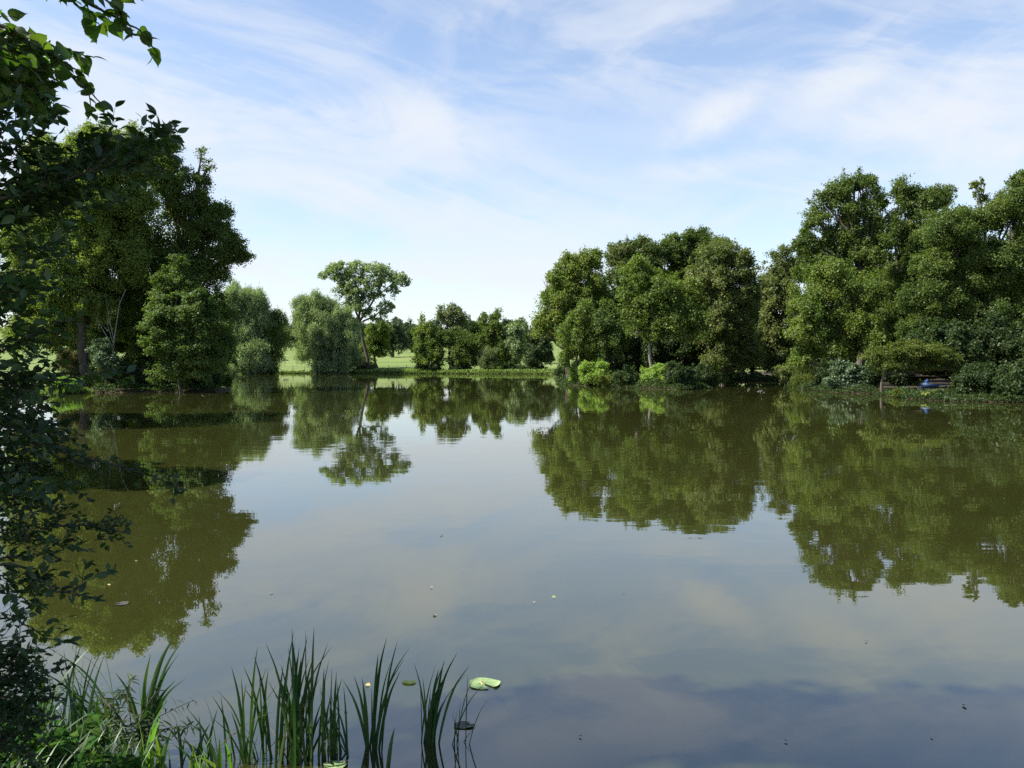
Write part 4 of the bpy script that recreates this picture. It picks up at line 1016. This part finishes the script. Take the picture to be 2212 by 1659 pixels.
M['dead_reed'] = rough_mat('dead_reed', (.09, .07, .04), (.2, .16, .09), 12, .9)
blade_clump('dead_reeds', 'thin brown broken reed stems standing among the tallest iris blades', 'water plant', (618, 1640),
            [(560, 1540), (590, 1500), (650, 1560), (700, 1560), (660, 1585), (690, 1530, .7), (540, 1570), (610, 1570), (730, 1590), (575, 1600), (640, 1520)], 'dead_reed', .011, None, 31, .22, dd=.25)
blade_clump('iris_clump', 'short iris shoots filling the water between the tallest and the fanned clump', 'water plant', (705, 1640),
            [(690, 1480), (700, 1440), (716, 1500), (728, 1470), (738, 1530), (676, 1520), (712, 1545), (742, 1480, .7)], 'iris', .02, gi, 32, .09, extra=4)
blade_clump('iris_clump', 'low iris shoots joining the leaning clump and the sparse thin blades', 'water plant', (420, 1640),
            [(380, 1560), (405, 1530), (430, 1545), (455, 1560), (470, 1530), (400, 1590), (440, 1500, .7), (365, 1585)], 'iris', .022, gi, 33, .12, extra=6, D=5.0)
blade_clump('reed_clump', 'short reeds in front of the tall thin reeds in the left corner', 'water plant', (90, 1640),
            [(20, 1500), (50, 1470), (80, 1450), (110, 1500), (140, 1480), (170, 1510), (30, 1560), (130, 1530), (190, 1540), (210, 1500), (60, 1530)], 'iris', .024, gi, 34, .22, extra=16, D=4.9)
gp = np.random.default_rng(35); gpx = gp.uniform(-4.2, -1.9, 1000); gpy = gp.uniform(3.3, 5.4, 1000); gpz = height(np.stack([gpx, gpy], -1))
kk = gpz > .0
blades_stuff('bank_grass', 'dark tangled grass on the near bank in the bottom left corner', 'grass', np.stack([gpx, gpy, gpz], -1)[kk], .26, 'iris', kind='stuff', w=.014, seed=36, lean=.8)

def leafy_stem_plant(name, label, cat, stems, mat, tmpl, L, step, D, asp=1.0, seed=0, up=.5, whorl=2, stemr=.004, group=None, smooth=True, drop=-.3):
    r = np.random.default_rng(seed)
    b = pt(stems[0][0][0], stems[0][0][1], D); loc = b
    root = thing(name, label, cat, loc, group)
    T = Tubes(); Ls = Leaves()
    for sp in stems:
        cv = curve([pt(q[0], q[1], D + (q[2] if len(q) > 2 else r.uniform(-.1, .1))) - loc for q in sp], 16)
        T.add(cv, np.linspace(stemr, stemr * .4, len(cv)), 5)
        seg = np.linalg.norm(np.diff(cv, axis=0), axis=1); s = np.concatenate([[0], np.cumsum(seg)])
        ks = np.arange(step, s[-1], step)
        ks = np.append(ks, s[-1])
        p = np.stack([np.interp(ks, s, cv[:, i]) for i in range(3)], -1)
        tan = unit(np.stack([np.interp(ks, s, np.gradient(cv, axis=0)[:, i]) for i in range(3)], -1))
        for w in range(whorl):
            ph = r.uniform(0, 6.28, len(ks)) if whorl > 2 else (np.arange(len(ks)) * 1.57 + w * math.pi + r.normal(0, .4, len(ks)))
            ref = unit(np.cross(tan, np.array([.3, .9, .1]))); b2 = np.cross(tan, ref)
            out_ = np.cos(ph)[:, None] * ref + np.sin(ph)[:, None] * b2
            ax = unit(out_ + up * tan + np.array([0, 0, drop]) + .25 * r.normal(size=out_.shape))
            nrm = unit(tan + .3 * r.normal(size=out_.shape) + np.array([0, 0, .4]))
            f = L * r.uniform(.65, 1.15, len(ks)) * np.interp(ks / s[-1], [0, .25, .8, 1], [.8, 1, .85, .5])
            Ls.add(tmpl, p, nrm, ax, f, asp)
    link('foliage', Ls.mesh(name + '_leaves', M[mat], smooth), root)
    link('stems', T.mesh(name + '_stems', M['twig']), root)
    return root
leafy_stem_plant('willowherb', 'willowherb stems with narrow leaves leaning out beside the iris', 'plant',
                 [[(290, 1620), (280, 1540), (275, 1490), (288, 1462)], [(300, 1620), (330, 1560), (370, 1535), (418, 1512)], [(280, 1620), (255, 1550), (230, 1520), (215, 1500)], [(300, 1620), (305, 1550), (330, 1505), (345, 1490)],
                  [(320, 1620), (345, 1580), (385, 1570), (425, 1568)], [(270, 1620), (250, 1570), (240, 1530), (262, 1490)]], 'willowherb', T_LANCE, .105, .024, 5.0, 1.1, 3, .7, 2)
# nettles and broad leaves on the near bank
for k, (lab, stems, D, sd_) in enumerate([
    ('nettles filling the bottom left corner, nearest the frame edge', [[(20 + 14 * i, 1760), (16 + 15 * i + (i % 3) * 8, 1640), (10 + 17 * i, 1562 + (i * 37 % 40))] for i in range(7)], 4.3, 21),
    ('nettles at the lower left, right of the corner patch and below the reeds', [[(130 + 12 * i, 1760), (132 + 13 * i, 1660), (126 + 15 * i, 1580 + (i * 29 % 45))] for i in range(7)], 4.45, 22),
    ('taller nettles between the corner patch and the leafy willowherb stems', [[(60 + 22 * i, 1760), (64 + 22 * i, 1640), (58 + 24 * i, 1540 + (i * 41 % 60))] for i in range(8)], 4.7, 24),
    ('drooping nettles against the left edge under the dark hawthorn', [[(-40 + 15 * i, 1740), (-30 + 16 * i, 1600), (-24 + 18 * i, 1500 + (i * 31 % 50))] for i in range(7)], 4.5, 25),
    ('low nettles at the bottom edge in front of the sunlit green iris', [[(190 + 16 * i, 1780), (188 + 17 * i, 1690), (184 + 18 * i, 1632 + (i * 23 % 22))] for i in range(7)], 4.2, 23)]):
    leafy_stem_plant('nettle_patch', lab, 'plant', stems, 'nettle', T_NETTLE, .11, .036, D, 1.1, sd_, .35, 2, .004, 'nettles on the near bank')

# ------------------------------------------------------------------ overhanging shrubs on the left
class Spray:
    """branches with side twigs and leaves, in metres relative to loc."""
    def __init__(s, loc, seed): s.T, s.Ls, s.loc, s.r = Tubes(), Leaves(), loc, np.random.default_rng(seed)
    def leaf_along(s, cv, start, step, L, tmpl, asp, up=.2, droop=0.1, end=True):
        r = s.r
        seg = np.linalg.norm(np.diff(cv, axis=0), axis=1); d = np.concatenate([[0], np.cumsum(seg)])
        ks = np.arange(d[-1] * start, d[-1], step)
        if end: ks = np.append(ks, d[-1])
        if not len(ks): return
        ks = ks + r.normal(0, step * .2, len(ks)); ks = np.clip(ks, 0, d[-1])
        g = np.gradient(cv, axis=0)
        p = np.stack([np.interp(ks, d, cv[:, i]) for i in range(3)], -1)
        tan = unit(np.stack([np.interp(ks, d, g[:, i]) for i in range(3)], -1))
        sgn = np.where(np.arange(len(ks)) % 2 == 0, 1, -1)
        side = unit(np.cross(tan, np.array([0, 0, 1.0])))
        rot = r.normal(0, .8, len(ks))
        out_ = side * (sgn * np.cos(rot))[:, None] + np.cross(side, tan) * np.sin(rot)[:, None]
        ax = unit(out_ * .9 + tan * .7 + np.array([0, 0, up - droop]) + .3 * r.normal(size=out_.shape))
        if end: ax[-1] = unit(tan[-1] + .1)
        nrm = unit(np.array([0, 0, 1.0]) + .65 * r.normal(size=out_.shape))
        s.Ls.add(tmpl, p, nrm, ax, L * r.uniform(.6, 1.15, len(ks)), asp)
    def branch(s, px, D, r0, tmpl, L, step, twig=.09, twl=(.12, .3), asp=1.0, start=.1, up=.25, droop=.1, dd=.25, rise=.2, bare=False, sub=True, D1=None):
        r = s.r
        Ds = np.linspace(D, D1 if D1 else D + r.uniform(-dd, dd), len(px))
        cv = curve([pt(q[0], q[1], Dq) - s.loc for q, Dq in zip(px, Ds)], 22, .004, r)
        s.T.add(cv, np.linspace(r0, max(.0012, r0 * .25), len(cv)), 6)
        if not bare: s.leaf_along(cv, start, step * 1.3, L, tmpl, asp, up, droop)
        seg = np.linalg.norm(np.diff(cv, axis=0), axis=1); d = np.concatenate([[0], np.cumsum(seg)])
        ks = np.arange(d[-1] * start, d[-1] * .97, twig)
        g = np.gradient(cv, axis=0)
        for j, k in enumerate(ks):
            p = np.array([np.interp(k, d, cv[:, i]) for i in range(3)]); tan = unit(np.array([np.interp(k, d, g[:, i]) for i in range(3)]))
            sd_ = unit(np.cross(tan, [0, 0, 1.0])); a = r.uniform(0, 6.28)
            out_ = sd_ * math.cos(a) + np.cross(sd_, tan) * math.sin(a)
            dirn = unit(tan * .8 + out_ * .8 + np.array([0, 0, rise]))
            ln = r.uniform(*twl) * (1 - .4 * k / d[-1])
            q = p + dirn * ln; mid = (p + q) / 2 + r.normal(0, ln * .06, 3) + tan * ln * .06
            tw = curve([p, mid, q], 8)
            s.T.add(tw, np.linspace(max(.0014, r0 * .35), .0008, len(tw)), 4)
            s.leaf_along(tw, .1, step, L, tmpl, asp, up, droop)
            if sub and ln > .16:
                a2 = tw[len(tw) // 2]; q2 = a2 + unit(dirn + .9 * r.normal(size=3)) * ln * .5
                t2 = curve([a2, q2], 4); s.T.add(t2, .0009, 4); s.leaf_along(t2, .15, step, L, tmpl, asp, up, droop)
    def stem(s, pts, r0, r1):
        cv = curve(pts, 20); s.T.add(cv, np.linspace(r0, r1, len(cv)), 9)
    def done(s, root, mat, bark, nm, smooth=True, leafpart='foliage', woodpart='branches'):
        link(leafpart, s.Ls.mesh(nm + '_leaves', M[mat], smooth), root)
        link(woodpart, s.T.mesh(nm + '_wood', M[bark]), root)

# 1. oval leaved shrub (upper and middle sprays)
base = np.array([-3.4, 3.0, 0.0]); base[2] = gz(base[0], base[1])
root = thing('cherry_plum_shrub', 'dark oval leaved shrub with branches reaching in across the left edge', 'shrub', base)
S = Spray(base, 41)
ov = dict(tmpl=T_OVAL, L=.058, step=.024)
up_br = [([(-130, 470), (0, 432), (70, 410), (165, 378), (240, 352), (300, 318), (345, 290), (374, 268)], .012, .3), ([(-130, 450), (40, 412), (110, 396), (200, 374), (290, 346)], .009, .3), ([(-130, 480), (60, 456), (180, 448), (252, 436)], .007, .3),
         ([(-120, 560), (0, 536), (80, 541), (150, 540)], .006, .3), ([(-130, 400), (0, 345), (60, 300), (112, 262), (124, 246)], .008, .2), ([(-130, 420), (-20, 370), (60, 340), (100, 318)], .007, .2), ([(-130, 350), (-20, 300), (40, 260), (72, 236)], .007, .2),
         ([(-120, 500), (0, 480), (50, 500), (72, 540)], .006, .2), ([(-120, 620), (-10, 610), (40, 625), (62, 650)], .006, .2), ([(-130, 330), (-30, 270), (10, 240), (40, 220)], .006, .2), ([(180, 378), (206, 360), (222, 330), (238, 296), (246, 262)], .005, .3),
         ([(-130, 440), (-20, 420), (40, 430), (90, 425)], .007, .2), ([(-130, 540), (-30, 480), (20, 455), (60, 470)], .006, .2), ([(140, 392), (170, 360), (178, 330), (172, 300)], .005, .3), ([(-120, 700), (-20, 680), (20, 700), (40, 720)], .006, .2),
         ([(300, 318), (320, 320), (352, 318), (372, 300)], .004, .1), ([(230, 358), (262, 352), (300, 350), (322, 344)], .004, .1), ([(60, 412), (90, 440), (120, 470), (128, 492)], .005, .2), ([(-60, 520), (20, 470), (60, 440), (100, 410)], .006, .2)]
up_br += [([(240, 352), (262, 330), (285, 312), (302, 298)], .004, .1), ([(280, 335), (310, 312), (330, 290), (340, 276)], .004, .1), ([(318, 305), (350, 305), (374, 294)], .003, .1), ([(200, 365), (215, 345), (212, 318)], .003, .2),
          ([(120, 395), (140, 370), (150, 345)], .003, .1), ([(250, 350), (280, 360), (310, 366), (332, 374)], .003, .2), ([(180, 385), (200, 402), (224, 414)], .003, .2), ([(150, 385), (160, 420), (165, 442)], .003, .2), ([(90, 400), (150, 372), (190, 352), (230, 340)], .004, .1)]
q_ = np.random.default_rng(101)
for k in range(13):
    y0_ = q_.uniform(235, 650); up_br.append(([(-130, y0_ + 40), (-40, y0_ + 15), (q_.uniform(0, 40), y0_), (q_.uniform(50, 128), y0_ + q_.uniform(-60, 30))], .005, .25))
for i, (px, r0, st) in enumerate(up_br):
    r0 *= .62
    S.branch(px, 3.15, r0, start=st, D1=3.25 + .12 * (i % 4) - .15, twl=(.06, .16), twig=.042, **ov)
mid_br = [([(-120, 790), (0, 760), (60, 726), (112, 702), (162, 685)], .008), ([(-120, 900), (0, 842), (90, 826), (186, 808), (252, 795)], .008), ([(-120, 900), (20, 850), (100, 835), (158, 826)], .006), ([(-120, 760), (-20, 740), (40, 745), (92, 735)], .006),
          ([(-120, 850), (-20, 800), (30, 780), (82, 772)], .007), ([(-120, 900), (-10, 880), (50, 895), (96, 888)], .006), ([(-120, 960), (-20, 925), (40, 930), (84, 940)], .006), ([(-120, 720), (-30, 690), (10, 672), (50, 680)], .006),
          ([(-120, 1000), (-20, 960), (30, 955), (60, 975)], .006), ([(-120, 830), (-30, 820), (20, 830), (60, 850)], .006), ([(-120, 780), (-10, 800), (50, 810), (110, 800)], .006)]
for k in range(6):
    y0_ = q_.uniform(690, 1080); mid_br.append(([(-120, y0_ + 30), (-40, y0_ + 10), (q_.uniform(0, 40), y0_), (q_.uniform(50, 140), y0_ + q_.uniform(-40, 30))], .005))
for i, (px, r0) in enumerate(mid_br):
    r0 *= .7
    S.branch(px, 3.3, r0, start=.3, D1=3.5 + .1 * (i % 3) - .2, twl=(.08, .2), twig=.05, **ov)
low_br = [([(-120, 1240), (20, 1220), (70, 1240), (112, 1272), (160, 1276), (188, 1256), (222, 1236)], .007), ([(-120, 1210), (0, 1205), (60, 1200), (120, 1190), (160, 1178)], .006), ([(-120, 1350), (0, 1335), (50, 1345), (100, 1375), (150, 1388)], .006),
          ([(-120, 1290), (-10, 1280), (40, 1290), (72, 1310)], .006), ([(-120, 1180), (0, 1150), (70, 1160), (130, 1180)], .006), ([(-120, 1400), (-20, 1390), (30, 1400), (62, 1410)], .006), ([(-120, 1250), (-20, 1240), (30, 1256), (80, 1280)], .006)]
for i, (px, r0) in enumerate(low_br):
    S.branch(px, 3.5, r0, start=.32, D1=3.7 + .1 * (i % 3), twl=(.1, .24), twig=.055, **ov)
# stems of the shrub out of the picture to the left
for q, rr in (((-130, 470), .035), ((-130, 400), .03), ((-120, 860), .03), ((-120, 1240), .025), ((-120, 640), .025)):
    tip = pt(q[0], q[1], 3.15 if q[1] < 700 else 3.4) - base
    S.stem([(0, 0, -.3), tip * np.array([.3, .3, .45]), tip * np.array([.75, .8, .8]), tip], rr * 1.3, rr * .6)
S.done(root, 'near_dark', 'twig', 'cherry_plum')

# 2. hawthorn with small lobed leaves, sprays over the water
base = np.array([-3.3, 3.7, 0.0]); base[2] = gz(base[0], base[1])
root = thing('hawthorn_shrub', 'dark small leaved hawthorn with long low sprays over the water at the left edge', 'shrub', base)
S = Spray(base, 43)
hw = dict(tmpl=T_SMALL, L=.034, step=.013, twig=.035, asp=1.1, rise=.0)
hb = [([(-120, 930), (0, 935), (90, 952), (180, 985), (270, 1008), (330, 1030), (396, 1056)], .008, .25), ([(-120, 960), (0, 950), (80, 960), (140, 975), (172, 1010)], .007, .2), ([(-120, 1020), (0, 1000), (70, 1010), (120, 1040), (152, 1060)], .007, .2),
      ([(-120, 1130), (0, 1128), (90, 1140), (190, 1132), (268, 1118)], .007, .25), ([(170, 1134), (210, 1138), (246, 1146), (270, 1150)], .004, .1), ([(-120, 1090), (0, 1075), (60, 1080), (110, 1090)], .006, .2), ([(-120, 880), (0, 880), (60, 900), (130, 940), (160, 950)], .007, .2),
      ([(-120, 1050), (0, 1040), (50, 1060), (80, 1100)], .006, .2), ([(-120, 840), (-10, 860), (40, 890), (80, 920)], .006, .2), ([(-120, 990), (-10, 985), (60, 1000), (100, 1000)], .006, .1), ([(-120, 1160), (-10, 1160), (50, 1170), (90, 1160)], .006, .1),
      ([(-120, 1430), (0, 1440), (60, 1462), (110, 1450), (150, 1436)], .006, .2), ([(-120, 1480), (0, 1500), (50, 1520), (90, 1500)], .006, .1), ([(-120, 1540), (0, 1550), (40, 1570), (80, 1560)], .006, .1), ([(-120, 1410), (-20, 1420), (30, 1440), (60, 1425)], .006, .1),
      ([(-120, 1470), (-20, 1480), (20, 1470), (50, 1480), (100, 1470)], .006, .1), ([(-120, 1600), (-20, 1590), (20, 1600), (70, 1590)], .006, .1), ([(-120, 1520), (-20, 1530), (30, 1540), (60, 1535)], .006, .1)]
for k in range(15):
    y0_ = q_.uniform(880, 1110) if k % 2 else q_.uniform(1400, 1650); hb.append(([(-120, y0_ - 10), (-40, y0_), (q_.uniform(0, 40), y0_), (q_.uniform(50, 140), y0_ + q_.uniform(-20, 40))], .005, .2))
for i, (px, r0, st) in enumerate(hb):
    S.branch(px, 3.7, r0, start=st, D1=3.9 + .12 * (i % 3) - .1, twl=(.08, .2) if i != 0 else (.05, .13), **hw)
for q, rr in (((-120, 930), .03), ((-120, 1130), .025), ((-120, 1430), .025), ((-120, 1540), .02)):
    tip = pt(q[0], q[1], 3.7) - base
    S.stem([(0, 0, -.3), tip * np.array([.3, .3, .5]), tip * np.array([.8, .8, .85]), tip], rr * 1.2, rr * .5)
S.done(root, 'near_haw', 'twig', 'hawthorn')

# 3. lime tree on the near bank: trunk out of view, drooping branches in the top left corner
base = np.array([-6.2, 1.2, 0.0]); base[2] = gz(base[0], base[1])
root = thing('lime_tree', 'big leaved tree whose drooping branches hang into the upper left corner', 'tree', base)
S = Spray(base, 47)
fork = np.array([.2, .2, 6.5])
S.stem([(0, 0, -.4), (.05, .05, 2.2), (.1, .1, 4.2), fork], .38, .26)
lm = dict(tmpl=T_LIME, L=.07, step=.036, twig=.09, asp=1.05, up=-.15, droop=.35, rise=-.25)
lb = [([(-140, 60), (-30, 62), (40, 78), (95, 110), (150, 160), (190, 195), (220, 224)], 3.9), ([(-140, 20), (-20, 50), (60, 70), (110, 95), (160, 112), (204, 124)], 4.0), ([(-140, 110), (-30, 120), (40, 140), (90, 170), (118, 215)], 3.8),
      ([(30, -160), (110, -60), (170, -10), (215, 22), (262, 44), (300, 66), (322, 88)], 4.0), ([(20, -120), (90, -40), (150, -5), (190, 30), (215, 55)], 4.1), ([(0, -140), (120, -50), (200, -16), (240, 10), (262, 32)], 3.9),
      ([(-140, 150), (-40, 170), (20, 190), (60, 220), (92, 240)], 3.8), ([(-140, 90), (-30, 100), (30, 110), (70, 130), (100, 150)], 3.9), ([(-140, 60), (-20, 85), (50, 100), (90, 128)], 4.0)]
for k in range(9):
    y0_ = q_.uniform(40, 190); lb.append(([(-140, y0_ - 20), (-50, y0_), (q_.uniform(10, 60), y0_ + 10), (q_.uniform(70, 170), y0_ + q_.uniform(20, 70))], q_.uniform(3.7, 4.2)))
for i, (px, D) in enumerate(lb):
    S.branch(px, D, .011, start=.25, D1=D + .15, twl=(.08, .2), **lm)
    tip = pt(px[0][0], px[0][1], D) - base
    S.stem([fork + (tip - fork) * .05, fork * .55 + tip * .45 + np.array([0, 0, .8]), tip], .06, .012)
# main crown above and left of the picture
CR = [((-1.5, -1.0, 9.5), (3.6, 3.6, 3.4)), ((1.4, -.6, 8.6), (2.8, 3.0, 2.6)), ((-.5, 2.0, 9.6), (3.0, 2.6, 2.6)), ((.4, -2.6, 9.2), (3.4, 3.2, 3.0)), ((.2, 0, 11.8), (2.8, 3.0, 2.2)), ((1.6, .2, 12.6), (2.6, 2.8, 2.2)), ((2.9, -.6, 11.2), (2.2, 2.4, 1.8)), ((.6, 1.5, 10.6), (3.0, 2.6, 2.0)), ((2.5, .9, 9.8), (2.6, 2.6, 2.0)), ((-1.0, .6, 11.2), (2.6, 2.8, 2.0)), ((-2.1, 2.6, 9.2), (2.2, 2.2, 1.8)), ((2.6, -2.4, 7.6), (2.2, 2.6, 2.0))]
r = S.r
for c, rd in CR:
    c, rd = np.array(c) + [0, -1.1 if c[2] < 11 else -.7, 0], np.array(rd)
    S.stem([fork, (fork + c) / 2 + r.normal(0, .3, 3), c], .13, .05)
    n = 5200
    p = c + rdirs(n, r) * rd * (r.random(n) ** .4)[:, None]
    keep = (p[:, 2] + base[2] > 2.5 + .5 * np.maximum(p[:, 1] + base[1], 0) + .9) | (p[:, 0] + base[0] < -.68 * (p[:, 1] + base[1]) - .5)
    for tgt, gap in (((-2.35, 4.75, .4), .75), ((-1.9, 4.85, .3), .55), ((-2.2, 4.0, 4.1), .5), ((-2.9, 4.0, 4.1), .5)):   # chinks in the crown that let the sun through
        w_ = p + base - np.array(tgt); along = w_ @ sv
        keep &= np.linalg.norm(w_ - along[:, None] * sv, axis=1) > gap
    p = p[keep]
    if len(p) < 40: continue
    S.Ls.add(T_LIME, p, unit(np.array([0, 0, 1.]) + .6 * r.normal(size=p.shape)), unit(r.normal(size=p.shape) + np.array([0, 0, -.5])), .2 * r.uniform(.7, 1.2, len(p)), 1.0)
    for k in r.choice(len(p), 26, replace=False):
        S.stem([c, (c + p[k]) / 2 + r.normal(0, .15, 3), p[k]], .03, .006)
S.done(root, 'near_lime', 'bark', 'lime', leafpart='crown', woodpart='trunk')

# ------------------------------------------------------------------ things floating on the water
def disc_leaf(name, label, cat, px, py, rx, mat, notch=True, seed=0, flat=.004, squash=1.0, group=None, rot=0.0, parent=None):
    r = np.random.default_rng(seed)
    c = ptw(px, py); n = 34
    th = np.linspace(.22 if notch else 0, 2 * math.pi - (.22 if notch else 0), n) + rot
    V = [[0, 0, .006]]
    for ring, rr in enumerate((.5, .86, 1.0)):
        for k, t in enumerate(th):
            w = rr * (1 + .05 * math.sin(3 * t + seed) + .03 * math.sin(7 * t))
            V.append([w * rx * math.cos(t), w * rx * squash * math.sin(t), .006 + flat * (ring == 2) * (1 + math.sin(2 * t + seed)) * .8 + .0015 * math.sin(5 * t)])
    Fc = []
    for ring in range(3):
        for k in range(n - 1):
            if ring == 0: 
                if k % 2 == 0 and k + 2 < n: Fc.append([0, 1 + k, 2 + k, 3 + k])
                elif k == n - 2: Fc.append([0, 1 + k, 2 + k, 2 + k][:3] + [0]) if False else None
            else:
                a = 1 + (ring - 1) * n + k
                Fc.append([a, a + n, a + n + 1, a + 1])
    Fc = [f for f in Fc if f]
    me = raw_mesh(name, np.array(V), np.array(Fc), 4, M[mat], True)
    o = link(name, me, loc=(c[0], c[1], 0))
    if label: tag(o, label, cat, group)
    return o
disc_leaf('lily_pad', 'pale green lily pad with a withered petal on it, right of the iris clumps', 'lily pad', 1046, 1478, .12, 'lily', True, 2, .006, .95, None, -1.0)
def scrap(name, label, px, py, L, mat, seed, tmpl=T_OVAL, cat='leaf', z=.012, asp=1.3):
    r = np.random.default_rng(seed); c = ptw(px, py)
    Ls = Leaves(); a = r.uniform(0, 6.28)
    Ls.add(tmpl, np.array([[0, 0, 0.]]), np.array([[r.normal(0, .15), r.normal(0, .15), 1]]), np.array([[math.cos(a), math.sin(a), .05]]), L, asp)
    o = link(name, Ls.mesh(name, M[mat], True), loc=(c[0], c[1], z)); tag(o, label, cat)
    return o
Ls = Leaves(); r = np.random.default_rng(9); c = ptw(1040, 1477)
n = 7; aa = np.arange(n) * .9
Ls.add(T_OVAL, np.zeros((n, 3)) + r.normal(0, .006, (n, 3)) * [1, 1, 0], np.stack([np.cos(aa), np.sin(aa), 1.2 + 0 * aa], -1), np.stack([np.cos(aa), np.sin(aa), .5 + 0 * aa], -1), .036 * r.uniform(.7, 1.2, n), 1.4)
tag(link('withered_flower', Ls.mesh('withered_flower', M['bud'], True), loc=(c[0], c[1], .016)), 'small withered yellow brown flower lying on the pale lily pad', 'flower')
disc_leaf('lily_pad', 'half sunken lily pad seen between the two right hand iris clumps', 'lily pad', 884, 1475, .055, 'willowherb', True, 5, .002, .8, None, 1.4)
disc_leaf('lily_pad', 'lily pad cut by the bottom edge of the picture below the slender iris blades', 'lily pad', 722, 1656, .07, 'lily', True, 7, .005, .9, None, 2.2)
disc_leaf('lily_pad', 'dull lily pad in the water behind the thin branching sedge', 'lily pad', 1002, 1568, .07, 'fallen_dark', True, 9, .002, .8, None, .6)
disc_leaf('lily_pad', 'dull ring shaped lily leaf on the brown reflection at lower left', 'lily pad', 262, 1305, .07, 'fallen_dark', True, 12, .004, .9, None, 3.0)
for i, (px, py, L, mt, lab) in enumerate([
    (940, 1331, .06, 'fallen', 'tan fallen leaf floating above the gap between the fanned and tallest iris clumps'), (935, 1271, .07, 'fallen', 'pale fallen leaf floating a little beyond the tan one, in the middle of the water'),
    (1350, 1283, .07, 'fallen_dark', 'dark sodden leaf floating alone on the open water right of centre'), (1200, 1291, .07, 'lily', 'pale green scrap floating left of the dark sodden leaf on open water'),
    (232, 1264, .07, 'fallen', 'pale leaf on the olive water right of the lowest oval leaved spray'), (582, 1283, .07, 'fallen', 'pale speck of a leaf floating left of centre on the cloud reflection'),
    (792, 1481, .06, 'bud', 'orange brown leaf floating just behind the fanned iris clump'), (1258, 1594, .05, 'fallen_dark', 'dark curled leaf at the bottom centre of the dark water'),
    (1703, 1603, .05, 'fallen_dark', 'dark leaf at the bottom right of the dark water'), (2085, 1525, .05, 'fallen_dark', 'dark leaf nearest the right edge of the picture, near the bottom'),
    (750, 1540, .06, 'fallen_dark', 'dark leaf floating right beside the tallest iris clump'), (505, 1583, .05, 'fallen_dark', 'dark leaf floating among the sparse thin iris blades'),
    (488, 1247, .08, 'fallen_dark', 'dark grassy scrap floating near the edge of the left tree reflection'), (1157, 1303, .05, 'fallen', 'tiny pale fleck on the water left of the pale green scrap'),
    (950, 1157, .12, 'fallen_dark', 'dark leaf far out on the bright water in the centre'), (295, 1214, .09, 'fallen', 'pale leaf floating on the dark reflection below the hawthorn spray'),
    (1868, 1385, .06, 'fallen_dark', 'dark leaf below the right hand reflected treetops'), (2010, 1590, .045, 'fallen', 'pale fleck near the lower right corner')]):
    scrap('floating_leaf', lab, px, py, L * .58, mt, 60 + i, T_OVAL if i % 3 else T_LIME)
